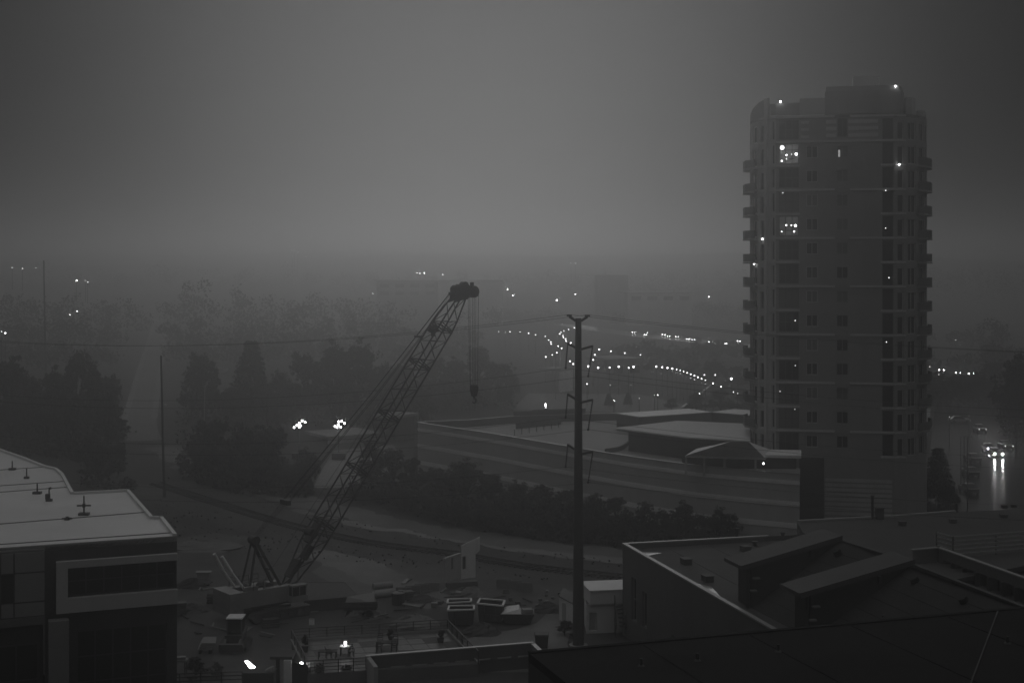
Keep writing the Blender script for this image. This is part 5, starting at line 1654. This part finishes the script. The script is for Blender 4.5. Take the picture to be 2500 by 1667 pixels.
for i, (x, y, w, h) in enumerate(((530, 1470, 2.0, 1.0), (430, 1500, 1.8, 1.2), (660, 1530, 1.5, .8), (990, 1462, 1.4, .8))):
    p = on(x, y)
    m = MB()
    n = 4
    for k in range(n):
        m.box(p + V(.04 * (k % 2), 0, (k + .5) * h / n), (w, w * .55, h / n * .8), .2 + .1 * i)
    tag(m.build('material_stack', M_CONC_D if i % 2 else M_WOOD, loc=p), ('dark stack of timber near the crane tail', 'dull block stack by the office block wall', 'dark timber stack above the terrace corner', 'dull block stack left of the dull dumpster')[i], 'material stack')

# ------------------------------------------------------------------ terrace with the lit table
TZ = 1.0
tq = [on(712, 1535, 2.05), on(1092, 1511, 2.05), on(1168, 1588, 2.05), on(752, 1612, 2.05)]
ter = thing('terrace', 'raised terrace with dark railings and furniture at the bottom of the picture', 'terrace', (tq[3].x, tq[3].y, 0))
tl_ = [(p.x, p.y) for p in tq]
MB().prism([tl_[3], tl_[2], tl_[1], tl_[0]], 0, TZ).build('floor_slab', M_CONC_D, ter)
M_PAVER = mat('paver_stone', 0.105, 0.5, 0.2, 0.9)
# tile joints: large pavers as separate slabs proud of the base
NP, MPV = 10, 6
for i in range(NP):
    for j in range(MPV):
        def pt(u, v):
            a = tq[3].lerp(tq[2], u); b = tq[0].lerp(tq[1], u)
            q = a.lerp(b, v)
            return (q.x, q.y)
        g_ = .004
        u0, u1, v0, v1 = i / NP + g_ * .6, (i + 1) / NP - g_ * .6, j / MPV + g_, (j + 1) / MPV - g_
        MB().prism([pt(u0, v0), pt(u1, v0), pt(u1, v1), pt(u0, v1)], TZ + .001, TZ + .03).build('paver', M_PAVER if (i * 7 + j * 3) % 4 else M_GRAVEL, ter)
def railing(a, b, n, zb, zt, bars, pale_base=True, dense=False):
    r = MB()
    a, b = V(a[0], a[1], 0), V(b[0], b[1], 0)
    for i in range(n + 1):
        p = a.lerp(b, i / n)
        r.box((p.x, p.y, (zb + zt) / 2), (.07, .07, zt - zb))
    r.beam(a + V(0, 0, zt), b + V(0, 0, zt), .09, .06)
    for k in range(1, bars + 1):
        z = zb + (zt - zb) * k / (bars + 1)
        r.beam(a + V(0, 0, z), b + V(0, 0, z), .035, .04)
    if dense:
        for i in range(n * 4):
            p = a.lerp(b, (i + .5) / (n * 4))
            r.beam(p + V(0, 0, zb + .1), p + V(0, 0, zt), .03)
    o = r.build('railing', M_DARKSTEEL, ter)
    if pale_base:
        MB().beam(a + V(0, 0, TZ + .14), b + V(0, 0, TZ + .14), .22, .2).build('kerb', M_CONC, ter)
railing(tl_[0], tl_[1], 9, TZ, 2.05, 3)
railing(tl_[1], tl_[2], 6, TZ, 2.05, 2, True, True)
railing(tl_[0], tl_[3], 5, TZ, 2.05, 1, True, True)
f0 = tq[3].lerp(tq[2], .35)
railing(tl_[3], (f0.x, f0.y), 4, TZ, 2.05, 3, False)
pw0, pw1, pw2 = on(893, 1600, 2.1), on(1303, 1567, 2.1), on(1330, 1594, 2.1)
pp = thing('parapet_wall', 'long low parapet with a pale coping in front of the terrace', 'wall', (pw0.x, pw0.y, 0))
MB().slab_on((pw0.x, pw0.y), (pw1.x, pw1.y), 0, (pw1 - pw0).length, 0, 2.0, -.25, 0).slab_on((pw1.x, pw1.y), (pw2.x, pw2.y), .0, (pw2 - pw1).length, 0, 2.0, 0, .25).build('wall', M_WALL_D, pp)
MB().slab_on((pw0.x, pw0.y), (pw1.x, pw1.y), 0, (pw1 - pw0).length, 2.002, 2.1, -.3, .06).slab_on((pw1.x, pw1.y), (pw2.x, pw2.y), .3, (pw2 - pw1).length, 2.002, 2.1, -.06, .3).build('coping', M_COPING, pp)
for i in range(7):
    s = 2.0 + i * 1.75
    MB().slab_on((pw0.x, pw0.y), (pw1.x, pw1.y), s, s + 1.15, 1.0, 1.1, .002, .14).build('ledge', M_CONC, pp)
e0 = on(893, 1600, 2.1); e1 = on(912, 1626, 2.1)
MB().slab_on((e0.x, e0.y), (e1.x, e1.y), 0, (e1 - e0).length, .0, 2.05, -.35, -.02).build('end_wall', M_CONC, pp)

def chair(x, y, rz, label, group='terrace chairs', z=TZ + .03):
    p = on(x, y, z)
    root = thing('terrace_chair', label, 'chair', (0, 0, 0), group)
    MB().box((0, 0, .45), (.48, .48, .05)).build('seat', M_DARKSTEEL, root)
    bk = MB()
    for s in (-.2, .2):
        bk.beam((s, .22, .45), (s, .3, .95), .04)
    for zz in (.6, .75, .9):
        bk.beam((-.21, .25 + (zz - .6) * .15, zz), (.21, .25 + (zz - .6) * .15, zz), .03, .06)
    bk.build('backrest', M_DARKSTEEL, root)
    for sx in (-1, 1):
        for sy in (-1, 1):
            MB().beam((sx * .21, sy * .21, 0), (sx * .2, sy * .2, .43), .04).build('leg', M_DARKSTEEL, root)
        MB().beam((sx * .24, -.2, .66), (sx * .24, .26, .68), .04).beam((sx * .24, -.2, .45), (sx * .24, -.2, .66), .03).build('armrest', M_DARKSTEEL, root)
    root.location = p
    root.rotation_euler.z = rz
    return root
def table(x, y, w, d, label, h=.74, name='terrace_table'):
    p = on(x, y, TZ + .03)
    root = thing(name, label, 'table', (0, 0, 0), 'terrace tables')
    MB().box((0, 0, h), (w, d, .05)).build('tabletop', M_WOOD if w > 1 else M_WHITE, root)
    for sx in (-1, 1):
        for sy in (-1, 1):
            MB().box((sx * (w / 2 - .06), sy * (d / 2 - .06), h / 2 - .02), (.06, .06, h - .02)).build('leg', M_DARKSTEEL, root)
    root.location = p
    return root
table(843, 1598, .85, .7, 'small pale table carrying the lit lantern')
lp = on(843, 1598, TZ + .03) + V(0, .05, .77)
lan = thing('table_lantern', 'glowing lantern standing on the small terrace table', 'lantern', lp)
MB().box(lp + V(0, 0, .02), (.26, .26, .04)).build('base', M_STEEL, lan)
fr = MB()
for sx in (-.12, .12):
    for sy in (-.12, .12):
        fr.box(lp + V(sx, sy, .2), (.025, .025, .32))
fr.build('frame', M_STEEL, lan)
MB().box(lp + V(0, 0, .19), (.15, .15, .24)).build('glow', E_TABLE, lan)
MB().hexa([tuple(lp + V(x, y, .36)) for x, y in ((-.17, -.17), (.17, -.17), (.17, .17), (-.17, .17))], [tuple(lp + V(x, y, .44)) for x, y in ((-.07, -.07), (.07, -.07), (.07, .07), (-.07, .07))]).build('cap', M_WHITE, lan)
chair(857, 1602, .3, 'dark chair silhouetted against the glowing lantern')
chair(803, 1606, 1.9, 'dark chair left of the lantern table')
table(945, 1588, 1.7, .9, 'long dark table in the middle of the terrace')
for x, y, r in ((925, 1592, PI), (962, 1590, PI), (928, 1574, 0), (965, 1572, 0)):
    chair(x, y, r, 'dark chair drawn up to the long terrace table')
table(800, 1606, 1.5, .8, 'low dark table by the terrace railing left of the lantern', .6)
def planter(x, y, wpx, hpx, label, z=TZ + .03):
    p = on(x, y, z)
    w, h = wpx * p.y / FOC, hpx * p.y / FOC
    root = thing('potted_plant', label, 'potted plant', p, 'dark potted plants')
    MB().hexa([tuple(p + V(a * w * .26, b * w * .26, 0)) for a, b in ((-1, -1), (1, -1), (1, 1), (-1, 1))], [tuple(p + V(a * w * .36, b * w * .36, h * .38)) for a, b in ((-1, -1), (1, -1), (1, 1), (-1, 1))]).build('pot', M_DARKSTEEL, root)
    f = MB()
    rg = random.Random(int(x))
    for _ in range(7):
        leaf_cloud(f, rg, p + V(rg.gauss(0, w * .13), rg.gauss(0, w * .13), h * rg.uniform(.5, .85)), w * .3, 60, .09)
    f.build('foliage', M_LEAF_D, root)
planter(745, 1590, 24, 42, 'tall dark potted plant in the left corner of the terrace')
planter(1076, 1566, 24, 30, 'dark potted plant in the right corner of the terrace')
planter(955, 1560, 20, 26, 'dark potted plant against the back railing of the terrace')
planter(778, 1668, 44, 48, 'round dark potted bush in front of the terrace, nearer the white column', 0)
planter(848, 1664, 34, 46, 'round dark potted bush in front of the terrace, nearer the pale parapet', 0)

# small things along the bottom edge
kc = on(704, 1690)
kq = thing('garden_kiosk', 'little dark roofed kiosk with a white column at the bottom edge', 'kiosk', kc)
MB().box((kc.x, kc.y - .3, 1.3), (.55, .5, 2.6)).build('column', M_WHITE, kq)
MB().box((kc.x - .5, kc.y + .6, 2.75), (1.7, 1.9, .22)).build('roof', M_DARKROOF, kq)
MB().box((kc.x - .9, kc.y + .7, 1.3), (.3, .3, 2.6)).build('post', M_DARKSTEEL, kq)
MB().wall((kc.x + .3, kc.y - .2), (kc.x + 1.6, kc.y - .9), 0, 2.4).build('screen_wall', M_DARKWALL, kq)
p = on(736, 1619, 1.9)
wl_ = thing('wall_light', 'small bright lamp at the corner of the terrace railing', 'lamp', p)
MB().ball(p, .13, 8, 5).ball(p + V(.14, -.05, -.2), .07, 8, 5).build('bulb', E_SPOT, wl_)
MB().box(p + V(0, .1, -.9), (.08, .08, 1.9)).build('post', M_DARKSTEEL, wl_)
p = on(757, 1621, 1.7)
lb = thing('lit_sign_box', 'small pale lit box beside the bright corner lamp', 'light box', p)
MB().box(p, (.5, .14, .34)).build('case', M_WHITE, lb)
MB().box(p + V(0, 0, -.7), (.07, .07, 1.05)).build('post', M_DARKSTEEL, lb)
p = on(609, 1622, 1.6)
yl = thing('yard_floodlight', 'bright floodlight on a short post near the bottom edge', 'floodlight', p)
MB().hexa([tuple(p + V(*q)) for q in ((-.38, 0, .3), (.02, 0, -.28), (.1, .1, -.28), (-.3, .1, .3))], [tuple(p + V(*q)) for q in ((-.2, -.05, .3), (.42, -.05, -.22), (.45, .1, -.2), (-.15, .1, .3))]).build('lens', E_SPOT, yl)
MB().box(p + V(0, .25, -.85), (.1, .1, 1.6)).build('post', M_DARKSTEEL, yl)
bb = on(634, 1700)
ub = thing('utility_cabinet', 'dark box like cabinet at the bottom edge under the floodlight', 'cabinet', bb)
MB().box((bb.x, bb.y, .95), (2.3, 1.2, 1.9)).build('body', M_DARKWALL, ub)
MB().box((bb.x, bb.y, 1.95), (2.4, 1.3, .08)).build('lid', M_DARKROOF, ub)
MB().hexa([tuple(bb + V(x, y, 1.99)) for x, y in ((.4, -.1), (1.05, -.1), (1.05, .4), (.4, .4))], [tuple(bb + V(x, y, z)) for x, y, z in ((.75, -.05, 2.2), (1.03, -.05, 2.28), (1.03, .38, 2.28), (.75, .38, 2.2))]).build('cowl', M_CONC, ub)
fa, fb = on(-30, 1695), on(592, 1672)
fe = thing('yard_fence', 'low rail fence running along the bottom left edge', 'fence', fa)
for i in range(13):
    q = fa.lerp(fb, i / 12)
    MB().box((q.x, q.y, .55), (.1, .1, 1.1)).build('post', M_DARKSTEEL, fe)
for z in (.5, .8, 1.08):
    MB().beam((fa.x, fa.y, z), (fb.x, fb.y, z), .05, .09).build('rail', M_STEEL if z > 1 else M_DARKSTEEL, fe)
# dark van-like shed at the lower left
vb = on(175, 1720)
vs_ = thing('storage_container', 'dark storage container at the lower left under the office column', 'container', vb)
MB().box((vb.x, vb.y, 1.3), (5.9, 2.3, 2.5), .07).build('body', M_DARKWALL, vs_)
for i in range(14):
    MB().box((vb.x - 2.7 + i * .42, vb.y - 1.17 + (i * .42 - 2.7) * .07, 1.3), (.2, .05, 2.3), .07).build('panel', M_DARKWALL, vs_)
MB().box((vb.x, vb.y, 2.59), (6.0, 2.4, .07), .07).build('roof', M_DARKROOF, vs_)
for x, y, top, w, l in ((305, 1640, 1588, 40, 'pale topped bush right of the dark storage container'), (345, 1650, 1606, 34, 'low round bush between the container and the pale cart'), (480, 1655, 1598, 60, 'dark rounded bush left of the pale boards'), (530, 1655, 1612, 40, 'small dark bush under the pale boards')):
    tree('shrub', x, y, top, w, l, None)
def cart(x, y, w, h, label, seed):
    p = on(x, y)
    root = thing('site_cart', label, 'cart', p)
    MB().box(p + V(0, 0, h), (w, w * .7, .14)).build('tray', M_CONC, root)
    for sx in (-1, 1):
        for sy in (-1, 1):
            MB().box(p + V(sx * w * .4, sy * w * .28, h / 2 - .04), (.07, .07, h - .08)).build('leg', M_STEEL, root)
    MB().box(p + V(.05, 0, h + .17), (w * .7, w * .45, .2), .2).build('load', M_PANEL, root)
cart(379, 1645, 1.2, 1.0, 'pale topped cart among the bushes at the lower left', 1)
cart(440, 1645, 1.1, 1.15, 'pale topped stand left of the dark rounded bush', 2)
p = on(502, 1592)
bd_ = thing('board_stack', 'stack of pale boards tilted on blocks near the loader', 'board stack', p)
for i in range(4):
    MB().hexa([tuple(p + V(x + .1 * i, y, .35 + i * .16 + (.25 if y > 0 else 0))) for x, y in ((-.55, -.5), (.65, -.5), (.5, .6), (-.6, .6))], [tuple(p + V(x + .1 * i, y, .45 + i * .16 + (.25 if y > 0 else 0))) for x, y in ((-.55, -.5), (.65, -.5), (.5, .6), (-.6, .6))]).build('board', M_CONC, bd_)
for sx in (-.4, .4):
    MB().box(p + V(sx, 0, .17), (.15, .9, .36)).build('block', M_WOOD, bd_)

# ------------------------------------------------------------------ cars
def make_car(name, paint, beam_mat, lamp_r=.11):
    root = thing(name, 'car', 'car', (0, 0, 0))
    # the car faces -Y
    low = [(-.86, .32), (.86, .32), (.9, .62), (.84, .86), (-.84, .86), (-.9, .62)]
    b = MB()
    st = [(-2.15, .82), (-1.9, 1.0), (1.9, 1.0), (2.15, .9)]
    rings = [[V(x * s, y, .32 + (z - .32) * (.85 if i in (0, 3) else 1)) for x, z in low] for i, (y, s) in enumerate(st)]
    for a, c in zip(rings, rings[1:]):
        b.hexa(a, c)
    b.build('body', paint, root)
    g = MB().hexa([(x, y, .86) for x, y in ((-.78, -1.0), (.78, -1.0), (.78, 1.75), (-.78, 1.75))], [(x, y, 1.36) for x, y in ((-.62, -.2), (.62, -.2), (.62, 1.2), (-.62, 1.2))])
    go = g.build('cabin', M_GLASS, root)
    MB().hexa([(x, y, 1.365) for x, y in ((-.62, -.2), (.62, -.2), (.62, 1.2), (-.62, 1.2))], [(x, y, 1.43) for x, y in ((-.54, -.08), (.54, -.08), (.54, 1.08), (-.54, 1.08))]).build('roof', paint, go)
    for sx in (-1, 1):
        for y in (-1.35, 1.35):
            MB().tube((sx * .7, y, .33), (sx * .92, y, .33), .33, .33, 12).build('wheel', M_BLACK, root)
        if beam_mat:
            MB().ball((sx * .66, -2.14, .68), lamp_r, 8, 5, .8).build('headlight', beam_mat, root)
        MB().box((sx * .7, 2.13, .72), (.26, .06, .14)).build('taillight', M_DARKSTEEL, root)
    return root
def place(proto, p, rz, label, group=None, first=False):
    o = proto if first else copy_tree(proto)
    o.location = (p.x, p.y, p.z)
    o.rotation_euler.z = rz
    o['label'] = label
    if group:
        o['group'] = group
    elif 'group' in o:
        del o['group']
    return o
far_car = make_car('car', M_CARPAINT, E_CAR, .2)
beam_car = make_car('car', M_CARPAINT, E_CARBEAM, .10)
dark_car = make_car('car', M_CARPAINT, None)
# oncoming cars on the wet street
def lit(px, py, zl=.68):
    p = on(px, py, zl)
    return V(p.x, p.y + 2.1, .01)
place(beam_car, lit(2439.5, 1108), -.05, 'oncoming car with two bright headlights reflected in the wet street', None, True)
place(beam_car, lit(2424, 1096), -.05, 'oncoming car partly hidden behind the first, one headlight streaking the wet street')
side = make_car('car', M_CARPALE, None)
place(side, V(*on(2342, 1032)[:2], .01), PI / 2, 'dim car crossing at the far junction of the wet street', None, True)
dimc = make_car('car', M_CARPAINT, E_STREET_DIM, .12)
place(dimc, lit(2400, 1048), -.05, 'small oncoming car with dim headlights farther up the wet street', None, True)
place(dimc, lit(2465, 1089), -.05, 'dark car with two faint lamps right of the bright headlights')
for i, (px, py) in enumerate(((2384, 1130), (2379, 1165), (2376, 1208))):
    p = on(px, py)
    place(dark_car, V(p.x, p.y + 2.1, .01), PI + .02, 'dark parked car in the line along the middle of the wet street', 'cars parked in line on the wet street', i == 0)
hw = [(1554, 811), (1585, 817), (1593, 813), (1627, 817), (1642, 821), (1703, 829), (1742, 835), (1753, 833), (1760, 833), (1774, 839), (1782, 839), (1815, 833), (1660, 822), (1690, 828)]
for i, (px, py) in enumerate(hw):
    place(far_car, lit(px, py), -.9 if i % 3 else -.6, 'tiny car with its headlights on in the highway traffic', 'cars on the far highway', i == 0)
cr = [(2303, 903), (2344, 910), (2402, 915), (2440, 922), (2476, 928), (2376, 912)]
for i, (px, py) in enumerate(cr):
    place(far_car, lit(px, py), -.25, 'small car with its headlights on at the cross road behind the tower', 'cars on the cross road')

# ------------------------------------------------------------------ street lamps and other far lights
def lamp_proto(h, r, m, name='street_lamp'):
    r = r * .54
    root = thing(name, 'lamp', 'street lamp', (0, 0, 0))
    MB().tube((0, 0, 0), (0, 0, h - r * .8), .1, .06, 5).build('post', M_STEEL, root)
    MB().ball((0, 0, h), r, 8, 6).build('luminaire', m, root)
    return root
PR = {}
lrng = random.Random(12)
def lamp(px, py, h, r, m, label, group, name='street_lamp', cat='street lamp', D=None):
    r = round(r * lrng.choice((.72, .9, 1.0, 1.15)), 3)
    key = (round(h, 2), r, m.name, name)
    if D is None:
        p = on(px, py, h)
    else:
        p = at(px, py, D)
    if key not in PR:
        PR[key] = o = lamp_proto(h, r, m, name)
    else:
        o = copy_tree(PR[key])
    o.location = (p.x, p.y, p.z - h)
    o['label'], o['category'], o['group'] = label, cat, group
    return o
def z3(x, y):
    return 1300 + x * .2551, 700 + y * .2551
LB = 'lit street lamp in the loop of lamps round the steel pole'
for x, y in ((401, 393), (344, 407), (301, 421), (274, 436), (261, 451), (291, 467), (296, 484), (317, 500), (323, 519), (366, 537), (30, 459), (121, 474), (155, 509), (175, 528), (179, 548), (246, 568), (279, 589), (233, 632), (189, 652), (127, 671), (359, 712), (390, 739), (639, 599), (751, 617), (883, 634), (1033, 651), (597, 651), (581, 700), (534, 761), (628, 774), (739, 773), (825, 765), (920, 775), (967, 766)):
    px, py = z3(x, y)
    big = (x, y) in ((291, 467), (751, 617), (883, 634), (739, 773), (967, 766), (359, 712), (581, 700))
    lamp(px, py, 7.0, .46 if big else .36, E_STREET, LB, 'riverside street lamps')
for x, y in ((1245, 625), (1308, 632), (1352, 626), (1447, 629), (1531, 641)):
    lamp(900 + x / 3.92, 650 + y / 3.92, 7.0, .36, E_STREET if x > 1340 else E_STREET_DIM, LB, 'riverside street lamps')
for x, y in ((1185, 763), (1242, 769), (1292, 776), (1338, 783), (1379, 791), (1413, 800), (1447, 810), (1480, 823), (1515, 836), (1549, 850), (1583, 864), (1619, 879), (1655, 893), (1728, 923), (1804, 956)):
    lamp(*z3(x, y), 7.0, .26 if x > 1400 else .32, E_STREET, 'lit lamp in the straight row descending along the bridge toward the tower', 'bridge street lamps')
for x, y in ((1338, 806), (1379, 821), (1413, 831), (1447, 849), (1480, 861), (1515, 873), (1549, 888), (1583, 902), (1619, 916), (1655, 928)):  # low glowing balls added to imitate the bridge lamps' reflections; no lamps stand here
    lamp(*z3(x, y), 1.0, .24, E_REFLECTION, 'dim low glow painted in as a reflection below the bridge lamps', 'painted lamp reflections along the bridge', 'painted_reflection', 'painted reflection')
LM = 'single lit lamp round the parking lot left of the tower'
for x, y, r, m in ((1923, 1006, .2, E_STREET_DIM), (1964, 1020, .2, E_STREET_DIM), (522, 929, .22, E_STREET), (744, 940, .14, E_STREET_DIM), (943, 940, .14, E_STREET_DIM), (1199, 1035, .2, E_STREET), (1167, 1035, .14, E_STREET_DIM), (776, 1083, .2, E_STREET), (787, 1092, .13, E_STREET), (1022, 1068, .14, E_STREET_DIM), (1598, 1022, .14, E_STREET), (1645, 843, .36, E_STREET_DIM), (1748, 843, .32, E_STREET_DIM), (1903, 881, .5, E_STREET), (1037, 745, .22, E_STREET_DIM)):
    lamp(*z3(x, y), 5.0, r, m, LM, 'parking lot lamps')
for x, y, r, h in ((125, 1139, .30, 5.0), (125, 1122, .22, 5.6), (127, 1160, .15, 4.4)):
    lamp(*z3(x, y), h, r, E_BIG, 'bright cluster lamp above the garage left of the steel pole', 'bright lamps above the garage')
FH_ = 'tiny hazy lamp on the far hillside behind the crane head and pole'
for x, y, r in ((233, 130, .8), (411, 70, .5), (667, 270, .6), (743, 270, .6), (876, 320, .5), (1305, 142, .35), (1459, 140, .5), (1688, 95, .5)):
    px, py = z3(x, y)
    lamp(px, py, 9.0, r, E_HILL if r > .45 else E_STREET, FH_, 'far hillside lamps', D=800)
for x, y in ((1036, 667), (1081, 671), (1239, 707), (1252, 721), (1162, 767), (838, 783), (910, 717), (1018, 667), (1025, 667), (1394, 643), (1405, 643)):
    lamp(x, y, 9.0, .5 if x not in (1018, 1025, 910) else .3, E_HILL if x not in (1394, 1405) else E_STREET, FH_, 'far hillside lamps', D=780)
for x, y in ((713, 612), (719, 612), (727, 616), (747, 627), (715, 626)):
    lamp(x, y, 14.0, .34, E_STREET, 'faint lamp in the little cluster high in the fog above the woods', 'lamps high in the fog', D=900)
LL = 'lone lamp shining through the fog in the dark wood at the left edge'
for x, y, r, m, D in ((30, 654, .3, E_STREET, 520), (55, 656, .25, E_STREET, 520), (187, 685, .6, E_HILL, 530), (209, 685, .25, E_STREET, 530), (214, 689, .25, E_STREET, 530), (188, 760, .28, E_STREET, 420), (171, 768, .28, E_STREET, 420), (4, 809, .2, E_STREET, 360), (13, 813, .34, E_STREET, 360), (133, 1046, .15, E_STREET_DIM, 262)):
    lamp(x, y, 8.0, r, m, LL, 'lamps in the left wood', D=D)
for x, y, r, m in ((2333, 830, .2, E_STREET_DIM), (2344, 842, .2, E_STREET_DIM), (2270, 895, .35, E_STREET_DIM), (2318, 1017, .09, E_STREET), (2366, 1015, .07, E_STREET_DIM)):
    lamp(x, y, 5.0, r, m, 'lone dim lamp beyond the street right of the tower', 'dim lamps beyond the street')
# slim street lamp posts on the near side of the wet street
for x, yb, yt in ((2362, 1246, 1068), (2346, 1190, 1066), (2354, 1200, 1066)):
    p = on(x, yb)
    o = thing('unlit_lamp_post', 'thin dark unlit post beside the parked cars on the wet street', 'lamp post', p, 'thin posts by the parked cars')
    h = (yb - yt) * p.y / FOC
    MB().tube(p, p + V(0, 0, h), .08, .05, 6).build('post', M_DARKSTEEL, o)
    MB().beam(p + V(-.1, 0, h), p + V(.7, 0, h + .12), .07, .06).build('arm', M_DARKSTEEL, o)
# pale signs at the foot of the tower
for x, y, w, h, l in ((2249, 1157, 9, 19, 'upright pale sign panel at the foot of the tower'), (2250, 1190, 12, 10, 'low pale sign block under the upright panel'), (2270, 1130, 3, 22, 'narrow lit pale strip sign at the tower corner')):
    p = on(x, y, 1.2)
    o = thing('street_sign', l, 'sign', (p.x, p.y, 0))
    k = p.y / FOC
    MB().box((p.x, p.y, 1.2), (w * k, .12, h * k)).build('panel', M_WHITE, o)
    MB().box((p.x, p.y + .1, .35), (.1, .1, .7)).build('post', M_STEEL, o)
# portable floodlight towers
for cx, label in ((730, 'portable floodlight tower with a bright cluster of lamps above the dark trees'), (827, 'portable floodlight tower with a bright lamp cluster nearer the crane boom')):
    D = 238.0
    c = at(cx, 1035, D)
    o = thing('floodlight_tower', label, 'floodlight tower', (c.x, c.y, 0), 'floodlight towers')
    MB().tube((c.x, c.y, .5), (c.x, c.y, c.z), .08, .05, 6).beam((c.x - .9, c.y, c.z - .35), (c.x + .9, c.y, c.z + .45), .06).build('mast', M_STEEL, o)
    MB().box((c.x, c.y, .6), (2.2, 1.3, 1.0)).build('trailer', M_DARKSTEEL, o)
    for dx, dy in ((-12, 8), (-5, 3), (1, -2), (7.5, -8.5), (15, -5), (1, 7), (3, 4)) if cx == 730 else ((-9, 5.5), (-1.5, 2), (0, -6), (7, -7), (14, -2), (5, 7), (-4, 8)):
        q = at(cx + dx, 1035 + dy, D - .2)
        MB().ball(q, .165, 8, 6).build('floodlamp', E_BIG, o)

# ------------------------------------------------------------------ far buildings in the fog
def far_block(pts, D, ztop_px, m, label, roof=True, rows=0, depth=25):
    (x0, x1), D0 = pts, D
    a, b = at(x0, 700, D0), at(x1, 700, D0 + 6)
    zt = at(x0, ztop_px, D0).z
    root = thing('far_building', label, 'building', (a.x, a.y, 0))
    A, B = (a.x, a.y), (b.x, b.y)
    L = (b - a).length
    n = max(2, int(L / 7))
    ops = []
    for r in range(rows):
        for i in range(n):
            s = (i + .2) * L / n
            ops.append((s, s + L / n * .6, zt - 3.6 - r * 4, zt - 1.6 - r * 4))
    MB().wall(A, B, -.1, zt, ops, .3).wall(B, (b.x, b.y + depth), -.1, zt).wall((a.x, a.y + depth), A, -.1, zt).build('wall', m, root)
    for s0, s1, z0, z1 in ops:
        MB().slab_on(A, B, s0, s1, z0, z1, -.3, -.25).build('window', M_GLASS, root)
    MB().slab_on(A, B, 0, L, zt + .01, zt + .5, -depth, .3).build('roof', M_CONC, root)
    return root
far_block((920, 1068), 760, 686, M_CONC, 'long pale building far off in the fog behind the crane head', rows=2)
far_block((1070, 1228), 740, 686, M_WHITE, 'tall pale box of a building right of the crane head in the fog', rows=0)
far_block((1458, 1534), 780, 674, M_CONC, 'square dim block far off right of the steel pole', rows=0)
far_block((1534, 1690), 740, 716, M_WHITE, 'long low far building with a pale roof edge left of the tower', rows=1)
far_block((1490, 1570), 380, 881, M_CONC, 'small low hazy building just right of the steel pole arms', rows=1, depth=12)
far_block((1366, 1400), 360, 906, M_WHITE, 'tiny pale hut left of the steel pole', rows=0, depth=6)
far_block((800, 930), 258, 1072, M_STUCCO, 'low hazy building glimpsed behind the crane boom', rows=0, depth=10)
far_block((965, 1018), 262, 1022, M_WALL_D, 'small pale hut at the far end of the garage', rows=0, depth=5)
far_block((505, 545), 420, 905, M_CONC, 'pale gable end showing between the hazy trees', rows=0, depth=8)
far_block((60, 140), 285, 1015, M_WALL_D, 'low dim building in the wood beyond the white roof', rows=0, depth=10)
far_block((228, 285), 268, 1074, M_STUCCO, 'low dim building beside the straight road', rows=0, depth=6)
# sloping ramp wall by the tower
a, b = on(1665, 1000), on(1735, 962)
rmp = thing('ramp_wall', 'pale sloping ramp wall left of the tower', 'wall', a)
MB().hexa([(a.x, a.y, 0), (b.x, b.y, 0), (b.x, b.y + 1, 0), (a.x, a.y + 1, 0)], [(a.x, a.y, .5), (b.x, b.y, 2.2), (b.x, b.y + 1, 2.2), (a.x, a.y + 1, .5)]).build('wall', M_CONC, rmp)
MB().beam((a.x, a.y, .55), (b.x, b.y, 2.25), .5, .12).build('coping', M_WHITE, rmp)

# ------------------------------------------------------------------ labels that pick out one of a row
WORDS = ['leftmost', 'second from the left', 'third from the left', 'fourth from the left', 'fifth from the left', 'sixth from the left', 'seventh from the left', 'eighth from the left', 'ninth from the left', 'tenth from the left', 'eleventh from the left', 'twelfth from the left', 'thirteenth from the left', 'fourteenth from the left', 'fifteenth from the left']
def number_row(group, phrase):
    m = [o for o in COL.objects if o.parent is None and o.get('group') == group]
    m.sort(key=lambda o: o.location.x / o.location.y)
    for i, o in enumerate(m):
        w = 'rightmost' if i == len(m) - 1 else WORDS[i]
        o['label'] = w + ' ' + phrase
number_row(GC, 'of the dark trees clumped right of the wooden pole')
number_row(GG, 'of the leafy trees along the foot of the garage')
number_row(GS, 'of the bushy shrubs at the right end of the garage')
number_row(GB, 'of the low shrubs on the bank above the gravel path')
number_row(GM, 'of the hazy trees between conifer and crane boom')
number_row(GR, 'of the hazy trees behind the crane hook')
number_row(GL, 'of the dim trees left of the straight road')
number_row(GF, 'of the dark trees behind the tower across the street')
number_row(GP, 'of the small hazy trees between riverside lamps and tower')
number_row('bridge street lamps', 'of the bridge lamps descending toward the tower')
number_row('painted lamp reflections along the bridge', 'of the dim painted reflections under the bridge lamps')
number_row('cars on the far highway', 'of the tiny lit cars on the far highway')
number_row('cars on the cross road', 'of the lit cars on the cross road behind the tower')
number_row('cars parked in line on the wet street', 'of the dark cars parked along the wet street')
number_row('dark bushes beyond the white flat roof', 'of the dark bushes beyond the white flat roof')
number_row('big dark trees by the wet street', 'of the big dark trees beside the wet street')
number_row('small conical trees in the parking lot', 'of the two conical trees in the parking lot')
number_row('thin posts by the parked cars', 'of the thin unlit posts beside the parked cars')
